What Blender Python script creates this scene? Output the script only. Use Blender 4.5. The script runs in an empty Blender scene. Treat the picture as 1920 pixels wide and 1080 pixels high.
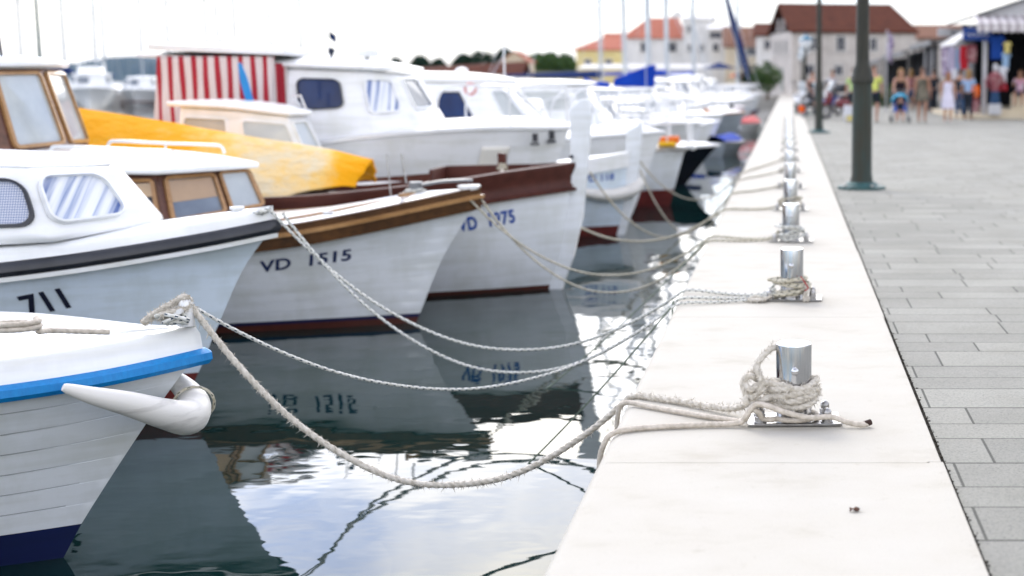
import bpy, bmesh, math, random
from mathutils import Vector, Matrix, noise
R_ = math.radians
PI = math.pi
sc = bpy.context.scene
COL = sc.collection
random.seed(7)

# ------------------------------------------------------------------ camera
FPX, HC, PPX = 2667.0, 1.35, 1478.0
PITCH = math.atan(393 / FPX)
cam_d = bpy.data.cameras.new('camera'); cam = bpy.data.objects.new('camera', cam_d); COL.objects.link(cam)
cam.location = (0, 0, HC); cam.rotation_euler = (PI/2 - PITCH, 0, 0)
cam_d.lens = 50.0; cam_d.sensor_width = 36.0 * 1920 / 1920 * (50.0 / (FPX * 36 / 1920)) if False else 36.0
cam_d.lens = FPX * 36.0 / 1920.0
cam_d.shift_x = (960 - PPX) / 1920.0
cam_d.clip_start = 0.1; cam_d.clip_end = 12000
cam_d.dof.use_dof = True; cam_d.dof.focus_distance = 6.0; cam_d.dof.aperture_fstop = 1.85
sc.camera = cam
def at(px, py, Y):                    # the point at distance Y down the quay that the photo shows at this pixel
    a = (px - PPX) / FPX; b = (540 - py) / FPX
    r = (a, math.cos(PITCH) + b*math.sin(PITCH), -math.sin(PITCH) + b*math.cos(PITCH))
    k = Y / r[1]
    return Vector((k*r[0], Y, HC + k*r[2]))

# ------------------------------------------------------------------ tagging
def tag(o, label=None, cat=None, group=None, kind=None):
    if label: o['label'] = label
    if cat: o['category'] = cat
    if group: o['group'] = group
    if kind: o['kind'] = kind
    return o
def empty(name, loc=(0, 0, 0), rz=0.0):
    o = bpy.data.objects.new(name, None); COL.objects.link(o)
    o.location = loc; o.rotation_euler = (0, 0, rz); o.empty_display_size = .2
    return o
def copy_tree(o, parent=None):
    c = o.copy(); COL.objects.link(c)
    if parent: c.parent = parent
    for ch in list(o.children): copy_tree(ch, c)
    return c

# ------------------------------------------------------------------ materials
def nt(name):
    m = bpy.data.materials.new(name); m.use_nodes = True
    t = m.node_tree; b = t.nodes['Principled BSDF']
    return m, t, b
def N(t, typ, **kw):
    n = t.nodes.new(typ)
    for k, v in kw.items():
        if k in n.inputs.keys(): n.inputs[k].default_value = v
        else: setattr(n, k, v)
    return n
def rgba(c): return (c[0], c[1], c[2], 1.0)
def ramp(t, fac, stops):
    r = N(t, 'ShaderNodeValToRGB'); e = r.color_ramp.elements
    while len(e) < len(stops): e.new(.5)
    for el, (p, c) in zip(e, stops): el.position = p; el.color = rgba(c)
    t.links.new(fac, r.inputs[0]); return r.outputs[0]
def coords(t, kind='Object', scale=(1, 1, 1), rot=(0, 0, 0)):
    tc = N(t, 'ShaderNodeTexCoord'); mp = N(t, 'ShaderNodeMapping')
    mp.inputs['Scale'].default_value = scale; mp.inputs['Rotation'].default_value = rot
    t.links.new(tc.outputs[kind], mp.inputs[0]); return mp.outputs[0]
def noise_tex(t, vec, scale, detail=4, rough=.55):
    n = N(t, 'ShaderNodeTexNoise'); n.inputs['Scale'].default_value = scale
    n.inputs['Detail'].default_value = detail; n.inputs['Roughness'].default_value = rough
    t.links.new(vec, n.inputs['Vector']); return n.outputs['Fac']
def bump(t, b, h, strength=.3, dist=.01):
    n = N(t, 'ShaderNodeBump'); n.inputs['Strength'].default_value = strength; n.inputs['Distance'].default_value = dist
    t.links.new(h, n.inputs['Height']); t.links.new(n.outputs[0], b.inputs['Normal'])
def M_plain(name, c, rough=.5, metal=0.0, c2=None, ns=6.0, bmp=0.0, bs=40.0, scale=(1, 1, 1), coat=0.0, lo=.35, hi=.7, detail=4):
    m, t, b = nt(name)
    b.inputs['Roughness'].default_value = rough; b.inputs['Metallic'].default_value = metal
    if rough >= .5 and not metal > .5: b.inputs['Specular IOR Level'].default_value = .18
    if coat: b.inputs['Coat Weight'].default_value = coat; b.inputs['Coat Roughness'].default_value = .08
    v = coords(t, 'Object', scale)
    c2 = c2 or tuple(x*.9 for x in c)
    t.links.new(ramp(t, noise_tex(t, v, ns, detail), [(lo, c2), (hi, c)]), b.inputs['Base Color'])
    if bmp: bump(t, b, noise_tex(t, v, bs, 5), bmp, .01)
    return m
MAT = {}
def gel(name, c, rough=.28, dirt=.9):
    m, t, b = nt(name)
    b.inputs['Roughness'].default_value = rough; b.inputs['Coat Weight'].default_value = .3; b.inputs['Coat Roughness'].default_value = .1
    v = coords(t, 'Object', (1.2, 1.2, .35))
    v2 = coords(t, 'Object', (1, 1, 9))
    n1 = noise_tex(t, v, 3.2, 6, .6); n2 = noise_tex(t, v2, 1.5, 3, .5)
    mul = N(t, 'ShaderNodeMath', operation='MULTIPLY'); t.links.new(n1, mul.inputs[0]); t.links.new(n2, mul.inputs[1])
    d = (c[0]*dirt*.93, c[1]*dirt*.93, c[2]*dirt*.88)
    t.links.new(ramp(t, mul.outputs[0], [(.12, d), (.3, c)]), b.inputs['Base Color'])
    bump(t, b, n2, .12, .01)
    return m
MAT['white'] = gel('white_gelcoat', (.84, .85, .86))
MAT['hull_white'] = gel('painted_white_planks', (.80, .83, .86), .35, .88)
MAT['hull_blue'] = gel('pale_blue_white_paint', (.67, .76, .85), .35, .88)
MAT['cream'] = gel('cream_gelcoat', (.74, .72, .66))

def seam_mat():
    m, t, b = nt('shaded_plank_seam'); b.inputs['Roughness'].default_value = .7  # shade under plank laps painted in as dark colour, fading towards the bow
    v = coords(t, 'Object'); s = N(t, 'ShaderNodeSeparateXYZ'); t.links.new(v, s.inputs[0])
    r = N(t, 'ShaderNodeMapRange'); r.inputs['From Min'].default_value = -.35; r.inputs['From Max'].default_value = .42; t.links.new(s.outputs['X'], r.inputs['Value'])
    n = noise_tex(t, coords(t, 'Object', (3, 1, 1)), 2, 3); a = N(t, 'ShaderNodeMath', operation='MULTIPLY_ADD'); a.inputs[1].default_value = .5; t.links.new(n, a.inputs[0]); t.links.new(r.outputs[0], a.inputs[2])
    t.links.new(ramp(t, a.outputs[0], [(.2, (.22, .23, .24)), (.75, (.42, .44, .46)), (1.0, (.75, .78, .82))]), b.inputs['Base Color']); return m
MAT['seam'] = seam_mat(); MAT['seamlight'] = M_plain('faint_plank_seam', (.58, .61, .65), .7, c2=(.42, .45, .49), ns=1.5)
MAT['navy'] = gel('navy_antifouling', (.008, .014, .07), .4)
MAT['oxide'] = gel('red_oxide_antifouling', (.16, .022, .018), .5, .7)
MAT['oxbrown'] = gel('brown_antifouling', (.10, .025, .016), .5, .7)
MAT['black'] = M_plain('black_rubber', (.012, .014, .02), .35, c2=(.03, .032, .04), ns=5)
MAT['blue'] = M_plain('blue_rub_rail_plastic', (.002, .24, .60), .45, c2=(.002, .19, .52), ns=14, scale=(3, 3, 1), bmp=.2, bs=30)
MAT['brownpaint'] = M_plain('brown_painted_wood', (.085, .026, .018), .5, c2=(.055, .016, .011), ns=4, coat=.05, scale=(.5, 4, 4))
def wood(name, c1, c2, rough=.35, coat=.5, sx=.6):
    m, t, b = nt(name)
    b.inputs['Roughness'].default_value = rough; b.inputs['Coat Weight'].default_value = coat; b.inputs['Coat Roughness'].default_value = .12; b.inputs['Specular IOR Level'].default_value = .25
    v = coords(t, 'Object', (sx, 9, 9))
    n = noise_tex(t, v, 4.0, 8, .65); v2 = coords(t, 'Object', (.8, 1, 1)); n2 = noise_tex(t, v2, 3, 3)
    ad = N(t, 'ShaderNodeMath', operation='ADD'); t.links.new(n, ad.inputs[0]); t.links.new(n2, ad.inputs[1])
    t.links.new(ramp(t, ad.outputs[0], [(.72, c2), (1.0, tuple((a+q)/2 for a, q in zip(c1, c2))), (1.25, c1)]), b.inputs['Base Color'])
    # ramp positions are clamped to 1: scale the sum instead
    sc_ = N(t, 'ShaderNodeMath', operation='MULTIPLY'); sc_.inputs[1].default_value = .7
    rmp = [n for n in t.nodes if n.type == 'VALTORGB'][0]
    t.links.new(ad.outputs[0], sc_.inputs[0]); t.links.new(sc_.outputs[0], rmp.inputs[0])
    e = rmp.color_ramp.elements; e[0].position = .5; e[1].position = .7; e[2].position = .9
    bump(t, b, n, .25, .004)
    return m
MAT['dkwood'] = wood('dark_varnished_wood', (.115, .048, .012), (.035, .014, .004), .5, .05)
MAT['ltwood'] = wood('light_varnished_wood', (.46, .26, .11), (.26, .13, .045))
MAT['brwood'] = wood('brown_mahogany', (.15, .06, .035), (.06, .025, .016), .4, .3)
MAT['steel'] = M_plain('polished_stainless_steel', (.50, .50, .51), .10, 1.0, c2=(.60, .61, .63), ns=9, bmp=.02, bs=25, scale=(1, 1, .3))
MAT['galv'] = M_plain('brushed_steel', (.50, .50, .50), .34, 1.0, c2=(.30, .29, .28), ns=30, bmp=.1)
MAT['steelplate'] = M_plain('weathered_steel_plate', (.42, .42, .41), .3, 1.0, c2=(.26, .25, .24), ns=22)
MAT['whitepipe'] = M_plain('white_painted_pipe', (.78, .79, .80), .25, .2)
MAT['chain'] = M_plain('grey_mooring_bitts', (.22, .23, .24), .4, .5)
def glass(name, c, rough=.04, c2=None, ns=3, spec=.9):
    m = M_plain(name, c, rough, 0, c2=c2, ns=ns, coat=0); b = m.node_tree.nodes['Principled BSDF']
    b.inputs['Specular IOR Level'].default_value = spec; return m
MAT['gdark'] = glass('dark_tinted_glass', (.008, .014, .035), spec=.4)
MAT['gblue'] = glass('blue_tinted_glass', (.003, .025, .11), c2=(.003, .015, .07), spec=.3)
MAT['gpale'] = glass('pale_reflecting_glass', (.50, .53, .52), .06, c2=(.38, .41, .42))
MAT['ggrey'] = glass('grey_glass', (.20, .23, .26), .06, c2=(.12, .14, .17))
MAT['gwarm'] = glass('warm_tinted_glass', (.50, .33, .17), .06, c2=(.38, .25, .13), ns=2)
def gingham():
    m, t, b = nt('checked_curtain_behind_glass')
    b.inputs['Roughness'].default_value = .1; b.inputs['Specular IOR Level'].default_value = .6
    v = coords(t, 'Object', (1, 1, 1)); s = N(t, 'ShaderNodeSeparateXYZ'); t.links.new(v, s.inputs[0])
    outs = []
    for k, f in (('X', 420), ('Z', 420)):
        a = N(t, 'ShaderNodeMath', operation='MULTIPLY'); a.inputs[1].default_value = f; t.links.new(s.outputs[k], a.inputs[0])
        q = N(t, 'ShaderNodeMath', operation='SINE'); t.links.new(a.outputs[0], q.inputs[0]); outs.append(q.outputs[0])
    ad = N(t, 'ShaderNodeMath', operation='ADD'); t.links.new(outs[0], ad.inputs[0]); t.links.new(outs[1], ad.inputs[1])
    ml = N(t, 'ShaderNodeMath', operation='MULTIPLY_ADD'); ml.inputs[1].default_value = .25; ml.inputs[2].default_value = .5; t.links.new(ad.outputs[0], ml.inputs[0])
    t.links.new(ramp(t, ml.outputs[0], [(.15, (.14, .18, .34)), (.5, (.32, .37, .5)), (.85, (.60, .63, .70))]), b.inputs['Base Color'])
    return m
MAT['gingham'] = gingham()
def curtain(name, cols, f, axis='X', wob=.6):
    m, t, b = nt(name)
    b.inputs['Roughness'].default_value = .75
    v = coords(t, 'Object'); s = N(t, 'ShaderNodeSeparateXYZ'); t.links.new(v, s.inputs[0])
    nz = noise_tex(t, v, 2.5, 2)
    a = N(t, 'ShaderNodeMath', operation='MULTIPLY'); a.inputs[1].default_value = f; t.links.new(s.outputs[axis], a.inputs[0])
    a2 = N(t, 'ShaderNodeMath', operation='MULTIPLY_ADD'); a2.inputs[1].default_value = wob; t.links.new(nz, a2.inputs[0]); t.links.new(a.outputs[0], a2.inputs[2])
    fr = N(t, 'ShaderNodeMath', operation='FRACT'); t.links.new(a2.outputs[0], fr.inputs[0])
    r = N(t, 'ShaderNodeValToRGB'); r.color_ramp.interpolation = 'CONSTANT'; e = r.color_ramp.elements
    while len(e) < len(cols): e.new(.5)
    for el, (p, c) in zip(e, cols): el.position = p; el.color = rgba(c)
    t.links.new(fr.outputs[0], r.inputs[0]); t.links.new(r.outputs[0], b.inputs['Base Color'])
    return m
def folds():
    m, t, b = nt('blue_white_folded_curtain'); b.inputs['Roughness'].default_value = .12; b.inputs['Specular IOR Level'].default_value = .6
    v = coords(t, 'Object', (15, 0, .55), (0, R_(24), 0)); n = noise_tex(t, v, 1.5, 2, .5); n2 = noise_tex(t, coords(t, 'Object', (44, 0, 1.5), (0, R_(24), 0)), 1.5, 2, .5)
    ad = N(t, 'ShaderNodeMath', operation='MULTIPLY_ADD'); ad.inputs[1].default_value = .35; t.links.new(n2, ad.inputs[0]); t.links.new(n, ad.inputs[2])
    t.links.new(ramp(t, ad.outputs[0], [(.49, (.08, .14, .36)), (.57, (.34, .40, .56)), (.64, (.62, .66, .74)), (.76, (.80, .82, .85))]), b.inputs['Base Color']); bump(t, b, n, .5, .03)
    return m
MAT['folds'] = folds()
MAT['redstripe'] = curtain('red_white_striped_canvas', [(0, (.36, .01, .025)), (.42, (.66, .58, .56))], 7.4, 'X', .05)
MAT['awning'] = curtain('striped_awning_canvas', [(0, (.60, .57, .57)), (.5, (.36, .32, .33))], 3.4, 'X', .0)
def tarp_mat():
    m, t, b = nt('faded_yellow_tarpaulin')
    b.inputs['Roughness'].default_value = .75; b.inputs['Specular IOR Level'].default_value = .12
    v = coords(t, 'Object'); s = N(t, 'ShaderNodeSeparateXYZ'); t.links.new(v, s.inputs[0])
    n = noise_tex(t, v, 2.2, 7, .7)
    ma = N(t, 'ShaderNodeMapRange'); ma.inputs['From Min'].default_value = -3.75; ma.inputs['From Max'].default_value = -2.75
    t.links.new(s.outputs['X'], ma.inputs['Value'])
    mb = N(t, 'ShaderNodeMapRange'); mb.inputs['From Min'].default_value = -2.28; mb.inputs['From Max'].default_value = -1.98
    mb.inputs['To Min'].default_value = 1; mb.inputs['To Max'].default_value = 0; t.links.new(s.outputs['X'], mb.inputs['Value'])
    mm = N(t, 'ShaderNodeMath', operation='MULTIPLY'); t.links.new(ma.outputs[0], mm.inputs[0]); t.links.new(mb.outputs[0], mm.inputs[1])
    ad = N(t, 'ShaderNodeMath', operation='MULTIPLY_ADD'); ad.inputs[1].default_value = .45; t.links.new(mm.outputs[0], ad.inputs[0]); t.links.new(n, ad.inputs[2])
    t.links.new(ramp(t, ad.outputs[0], [(.45, (.82, .35, .002)), (.62, (.80, .37, .01)), (.80, (.76, .50, .16)), (1, (.66, .56, .38))]), b.inputs['Base Color'])
    n2 = noise_tex(t, coords(t, 'Object', (1, 1.6, 2.2), (0, R_(35), 0)), 5, 6, .6); bump(t, b, n2, .9, .05)
    return m
MAT['tarp'] = tarp_mat()
def rope_mat(name, c, c2, specks=None):
    m, t, b = nt(name)
    b.inputs['Roughness'].default_value = .85
    uv = N(t, 'ShaderNodeTexCoord').outputs['UV']
    v = coords(t, 'Object')
    col = ramp(t, noise_tex(t, v, 45, 4), [(.3, c2), (.65, c)])
    if specks:
        s = N(t, 'ShaderNodeSeparateXYZ'); t.links.new(uv, s.inputs[0])
        vv = N(t, 'ShaderNodeMath', operation='MULTIPLY_ADD'); vv.inputs[1].default_value = 4.0; t.links.new(s.outputs['Y'], vv.inputs[0]); vv.inputs[2].default_value = 0
        uu = N(t, 'ShaderNodeMath', operation='MULTIPLY'); uu.inputs[1].default_value = 22.0; t.links.new(s.outputs['X'], uu.inputs[0])
        fl = N(t, 'ShaderNodeMath', operation='FLOOR'); t.links.new(vv.outputs[0], fl.inputs[0])
        sh = N(t, 'ShaderNodeMath', operation='MULTIPLY_ADD'); sh.inputs[1].default_value = .5; t.links.new(fl.outputs[0], sh.inputs[0]); t.links.new(uu.outputs[0], sh.inputs[2])
        fu = N(t, 'ShaderNodeMath', operation='FRACT'); t.links.new(sh.outputs[0], fu.inputs[0])
        fv = N(t, 'ShaderNodeMath', operation='FRACT'); t.links.new(vv.outputs[0], fv.inputs[0])
        l1 = N(t, 'ShaderNodeMath', operation='LESS_THAN'); l1.inputs[1].default_value = .30; t.links.new(fu.outputs[0], l1.inputs[0])
        l2 = N(t, 'ShaderNodeMath', operation='LESS_THAN'); l2.inputs[1].default_value = .45; t.links.new(fv.outputs[0], l2.inputs[0])
        mm = N(t, 'ShaderNodeMath', operation='MULTIPLY'); t.links.new(l1.outputs[0], mm.inputs[0]); t.links.new(l2.outputs[0], mm.inputs[1])
        mx = N(t, 'ShaderNodeMix', data_type='RGBA'); t.links.new(mm.outputs[0], mx.inputs['Factor']); t.links.new(col, mx.inputs['A']); mx.inputs['B'].default_value = rgba(specks)
        t.links.new(mx.outputs['Result'], b.inputs['Base Color'])
    else: t.links.new(col, b.inputs['Base Color'])
    bump(t, b, noise_tex(t, v, 260, 3), .5, .003)
    return m
MAT['rope_fuzz'] = rope_mat('frayed_cream_rope', (.66, .62, .55), (.44, .40, .33))
MAT['rope_tan'] = rope_mat('braided_beige_rope', (.62, .56, .48), (.42, .37, .30))
MAT['rope_speck'] = rope_mat('white_rope_with_dark_flecks', (.72, .72, .68), (.50, .50, .44), (.01, .03, .06))
MAT['rope_old'] = rope_mat('old_cream_rope', (.60, .56, .46), (.34, .31, .22), (.12, .12, .10))
MAT['rope_green'] = rope_mat('thin_green_grey_rope', (.16, .20, .15), (.07, .10, .07))
MAT['fender'] = M_plain('scuffed_white_vinyl', (.70, .68, .64), .4, c2=(.52, .50, .47), ns=3, scale=(.6, 1.5, 7), lo=.30, hi=.45, detail=7, bmp=.1)
def stone_mat():
    m, t, b = nt('pale_limestone'); b.inputs['Roughness'].default_value = .8
    v = coords(t, 'Object'); vs = coords(t, 'Object', (1, 1.6, 1))
    n1 = noise_tex(t, vs, 2.2, 8, .62); n2 = noise_tex(t, v, 190, 3, .7); n3 = noise_tex(t, v, 14, 6, .75)
    c1 = ramp(t, n1, [(.22, (.37, .338, .275)), (.45, (.440, .415, .358)), (.75, (.462, .442, .390))])
    c2 = ramp(t, n2, [(.30, (.80, .78, .76)), (.44, (1, 1, 1))])
    c3 = ramp(t, n3, [(.27, (.70, .64, .56)), (.40, (1, 1, 1))])
    a = N(t, 'ShaderNodeMix', data_type='RGBA', blend_type='MULTIPLY'); a.inputs['Factor'].default_value = 1; t.links.new(c1, a.inputs['A']); t.links.new(c2, a.inputs['B'])
    d = N(t, 'ShaderNodeMix', data_type='RGBA', blend_type='MULTIPLY'); d.inputs['Factor'].default_value = .5; t.links.new(a.outputs['Result'], d.inputs['A']); t.links.new(c3, d.inputs['B'])
    t.links.new(d.outputs['Result'], b.inputs['Base Color'])
    ad = N(t, 'ShaderNodeMath', operation='ADD'); t.links.new(n2, ad.inputs[0]); t.links.new(n3, ad.inputs[1])
    bump(t, b, ad.outputs[0], .3, .003)
    return m
MAT['stone'] = stone_mat()
def paver_mat():
    m, t, b = nt('grey_granite_pavers'); b.inputs['Roughness'].default_value = .8; b.inputs['Specular IOR Level'].default_value = .3
    v = coords(t, 'Object')
    s = N(t, 'ShaderNodeSeparateXYZ'); t.links.new(v, s.inputs[0])
    # rows of uneven depth: warp Y by a slow sine
    sy = N(t, 'ShaderNodeMath', operation='MULTIPLY'); sy.inputs[1].default_value = 6.9; t.links.new(s.outputs['Y'], sy.inputs[0])
    si = N(t, 'ShaderNodeMath', operation='SINE'); t.links.new(sy.outputs[0], si.inputs[0])
    wy = N(t, 'ShaderNodeMath', operation='MULTIPLY_ADD'); wy.inputs[1].default_value = .045; t.links.new(si.outputs[0], wy.inputs[0]); t.links.new(s.outputs['Y'], wy.inputs[2])
    cx = N(t, 'ShaderNodeCombineXYZ'); t.links.new(s.outputs['X'], cx.inputs[0]); t.links.new(wy.outputs[0], cx.inputs[1])
    br = N(t, 'ShaderNodeTexBrick'); t.links.new(cx.outputs[0], br.inputs['Vector'])
    br.inputs['Scale'].default_value = 1; br.inputs['Brick Width'].default_value = .74; br.inputs['Row Height'].default_value = .292
    br.inputs['Mortar Size'].default_value = .0055; br.inputs['Mortar Smooth'].default_value = .1; br.offset = .37; br.offset_frequency = 3; br.squash = .8; br.squash_frequency = 2
    br.inputs['Color1'].default_value = (.28, .275, .245, 1); br.inputs['Color2'].default_value = (.215, .212, .19, 1); br.inputs['Mortar'].default_value = (.075, .075, .065, 1); br.inputs['Bias'].default_value = -.1
    g = noise_tex(t, v, 110, 2, .8); g2 = noise_tex(t, v, 1.4, 5)
    c2 = ramp(t, g, [(.34, (.68, .68, .68)), (.46, (.96, .96, .95)), (.65, (1.1, 1.1, 1.07))]); c3 = ramp(t, g2, [(.3, (.86, .86, .84)), (.7, (1.1, 1.1, 1.1))])
    a = N(t, 'ShaderNodeMix', data_type='RGBA', blend_type='MULTIPLY'); a.inputs['Factor'].default_value = 1; t.links.new(br.outputs['Color'], a.inputs['A']); t.links.new(c2, a.inputs['B'])
    d = N(t, 'ShaderNodeMix', data_type='RGBA', blend_type='MULTIPLY'); d.inputs['Factor'].default_value = 1; t.links.new(a.outputs['Result'], d.inputs['A']); t.links.new(c3, d.inputs['B'])
    t.links.new(d.outputs['Result'], b.inputs['Base Color'])
    inv = N(t, 'ShaderNodeMath', operation='MULTIPLY_ADD'); inv.inputs[1].default_value = -3; t.links.new(br.outputs['Fac'], inv.inputs[0]); t.links.new(g, inv.inputs[2])
    bump(t, b, inv.outputs[0], .6, .004)
    return m
MAT['paver'] = paver_mat()
def water_mat():
    m, t, b = nt('harbour_water')
    b.inputs['Base Color'].default_value = (.003, .017, .016, 1); b.inputs['Roughness'].default_value = .012; b.inputs['IOR'].default_value = 1.30
    v = coords(t, 'Object', (1, .55, 1)); v2 = coords(t, 'Object', (.8, 1.3, 1), (0, 0, .4))
    n1 = noise_tex(t, v, 1.5, 2, .45); n2 = noise_tex(t, v2, 6.5, 1, .5)
    w = noise_tex(t, coords(t, 'Object', (.30, .22, 1)), 1.0, 2, .4)          # calmer and livelier patches
    wr = N(t, 'ShaderNodeMapRange'); wr.inputs['From Min'].default_value = .38; wr.inputs['From Max'].default_value = .62; wr.inputs['To Min'].default_value = .25; wr.inputs['To Max'].default_value = 1.0
    t.links.new(w, wr.inputs['Value'])
    a = N(t, 'ShaderNodeMath', operation='MULTIPLY_ADD'); a.inputs[1].default_value = .065; t.links.new(n2, a.inputs[0]); t.links.new(n1, a.inputs[2])
    q = N(t, 'ShaderNodeMath', operation='MULTIPLY'); t.links.new(a.outputs[0], q.inputs[0]); t.links.new(wr.outputs[0], q.inputs[1])
    bump(t, b, q.outputs[0], 1.0, .022)
    return m
MAT['water'] = water_mat()

# ------------------------------------------------------------------ mesh builder
class MB:
    def __init__(s): s.v = []; s.f = []; s.uv = {}
    def add(s, vs, fs):
        o = len(s.v); s.v += [tuple(p) for p in vs]; s.f += [tuple(i+o for i in f) for f in fs]; return o
    def box(s, x0, x1, y0, y1, z0, z1):
        s.add([(x, y, z) for z in (z0, z1) for y in (y0, y1) for x in (x0, x1)],
              [(0, 2, 3, 1), (4, 5, 7, 6), (0, 1, 5, 4), (2, 6, 7, 3), (0, 4, 6, 2), (1, 3, 7, 5)]); return s
    def obox(s, c, ax, ay, az):       # oriented box: centre and three half-axis vectors
        c, ax, ay, az = map(Vector, (c, ax, ay, az))
        s.add([c + ax*i + ay*j + az*k for k in (-1, 1) for j in (-1, 1) for i in (-1, 1)],
              [(0, 2, 3, 1), (4, 5, 7, 6), (0, 1, 5, 4), (2, 6, 7, 3), (0, 4, 6, 2), (1, 3, 7, 5)]); return s
    def bar(s, a, b, w, h=None, up=(0, 0, 1)):
        a, b = Vector(a), Vector(b); d = (b-a); h = h or w; up = Vector(up)
        if abs(d.normalized().dot(up)) > .98: up = Vector((1, 0, 0))
        sd = d.cross(up).normalized(); u = sd.cross(d).normalized()
        return s.obox((a+b)/2, d/2, sd*w/2, u*h/2)
    def prism(s, pts, a, b, axis='y'):   # polygon in the plane across the axis, extruded from a to b
        n = len(pts)
        def P(p, q):
            return (p[0], q, p[1]) if axis == 'y' else ((q, p[0], p[1]) if axis == 'x' else (p[0], p[1], q))
        s.add([P(p, a) for p in pts] + [P(p, b) for p in pts],
              [tuple(range(n)), tuple(range(2*n-1, n-1, -1))] + [(i, i+n, (i+1) % n + n, (i+1) % n) for i in range(n)]); return s
    def lathe(s, prof, n=24, c=(0, 0, 0), cap=True):
        vs = [(c[0]+r*math.cos(2*PI*i/n), c[1]+r*math.sin(2*PI*i/n), c[2]+z) for r, z in prof for i in range(n)]
        fs = [(j*n+i, j*n+(i+1) % n, (j+1)*n+(i+1) % n, (j+1)*n+i) for j in range(len(prof)-1) for i in range(n)]
        if cap: fs += [tuple(range(n))[::-1], tuple(range((len(prof)-1)*n, len(prof)*n))]
        s.add(vs, fs); return s
    def ball(s, c, r, nu=12, nv=8, sq=(1, 1, 1)):
        vs = []; fs = []
        for j in range(nv+1):
            th = PI*j/nv
            for i in range(nu):
                ph = 2*PI*i/nu
                vs.append((c[0]+r*sq[0]*math.sin(th)*math.cos(ph), c[1]+r*sq[1]*math.sin(th)*math.sin(ph), c[2]+r*sq[2]*math.cos(th)))
        for j in range(nv):
            for i in range(nu): fs.append((j*nu+i, (j+1)*nu+i, (j+1)*nu+(i+1) % nu, j*nu+(i+1) % nu))
        s.add(vs, fs); return s
    def tube(s, path, r, n=8, lobes=0, amp=.0, pitch=.05, uvm=False, cap=True, flat=1.0):
        P = [Vector(p) for p in path]; m = len(P)
        T = [(P[min(i+1, m-1)] - P[max(i-1, 0)]).normalized() for i in range(m)]
        ref = Vector((0, 0, 1)) if abs(T[0].z) < .9 else Vector((1, 0, 0))
        nrm = (ref - T[0]*ref.dot(T[0])).normalized()
        L = 0; o = len(s.v); vs = []
        for i in range(m):
            if i: L += (P[i]-P[i-1]).length; nrm = (nrm - T[i]*nrm.dot(T[i])).normalized()
            bn = T[i].cross(nrm); rr = r(i/(m-1)) if callable(r) else (r[i] if isinstance(r, (list, tuple)) else r)
            for k in range(n):
                a = 2*PI*k/n; q = rr
                if lobes: q = rr*(1 - amp + amp*abs(math.cos(lobes/2*(a - 2*PI*L/pitch/1.0))))
                vs.append(P[i] + nrm*math.cos(a)*q + bn*math.sin(a)*q*flat)
                if uvm: s.uv[o + i*n + k] = (L, k/n)
        fs = [(i*n+k, (i+1)*n+k, (i+1)*n+(k+1) % n, i*n+(k+1) % n) for i in range(m-1) for k in range(n)]
        if cap: fs += [tuple(range(n)), tuple(range((m-1)*n, m*n))[::-1]]
        s.add(vs, fs); return s
    def grid(s, fn, nu, nv):
        s.add([fn(i/nu, j/nv) for j in range(nv+1) for i in range(nu+1)],
              [(j*(nu+1)+i, j*(nu+1)+i+1, (j+1)*(nu+1)+i+1, (j+1)*(nu+1)+i) for j in range(nv) for i in range(nu)]); return s
    def build(s, name, mat, parent=None, smooth=True, bevel=0, seg=2, solid=0, ang=35, sub=0):
        me = bpy.data.meshes.new(name); me.from_pydata(s.v, [], s.f)
        bm = bmesh.new(); bm.from_mesh(me)
        bmesh.ops.recalc_face_normals(bm, faces=bm.faces[:])
        if s.uv:
            bm.verts.ensure_lookup_table(); lay = bm.loops.layers.uv.new('UVMap')
            for f in bm.faces:
                vv = [s.uv.get(l.vert.index, (0, 0))[1] for l in f.loops]; w = max(vv) - min(vv) > .5
                for l in f.loops:
                    u = s.uv.get(l.vert.index, (0, 0)); l[lay].uv = (u[0], u[1] + (1 if w and u[1] < .5 else 0))
        bm.to_mesh(me); bm.free()
        me.materials.append(MAT[mat] if isinstance(mat, str) else mat)
        if smooth:
            me.polygons.foreach_set('use_smooth', [True]*len(me.polygons))
            me.set_sharp_from_angle(angle=R_(ang))
        o = bpy.data.objects.new(name, me); COL.objects.link(o)
        if parent: o.parent = parent
        if bevel:
            md = o.modifiers.new('bevel', 'BEVEL'); md.width = bevel; md.segments = seg; md.limit_method = 'ANGLE'; md.angle_limit = R_(30); md.harden_normals = False
        if solid:
            md = o.modifiers.new('solid', 'SOLIDIFY'); md.thickness = solid
        if sub:
            md = o.modifiers.new('sub', 'SUBSURF'); md.levels = sub; md.render_levels = sub
        return o
def spline(pts, per=8):
    P = [Vector(p) for p in pts]; out = []
    for i in range(len(P)-1):
        p0, p1, p2, p3 = P[max(i-1, 0)], P[i], P[i+1], P[min(i+2, len(P)-1)]
        for k in range(per):
            t = k/per
            out.append(.5*((2*p1) + (p2-p0)*t + (2*p0-5*p1+4*p2-p3)*t*t + (3*p1-p0-3*p2+p3)*t**3))
    out.append(P[-1]); return out
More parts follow.
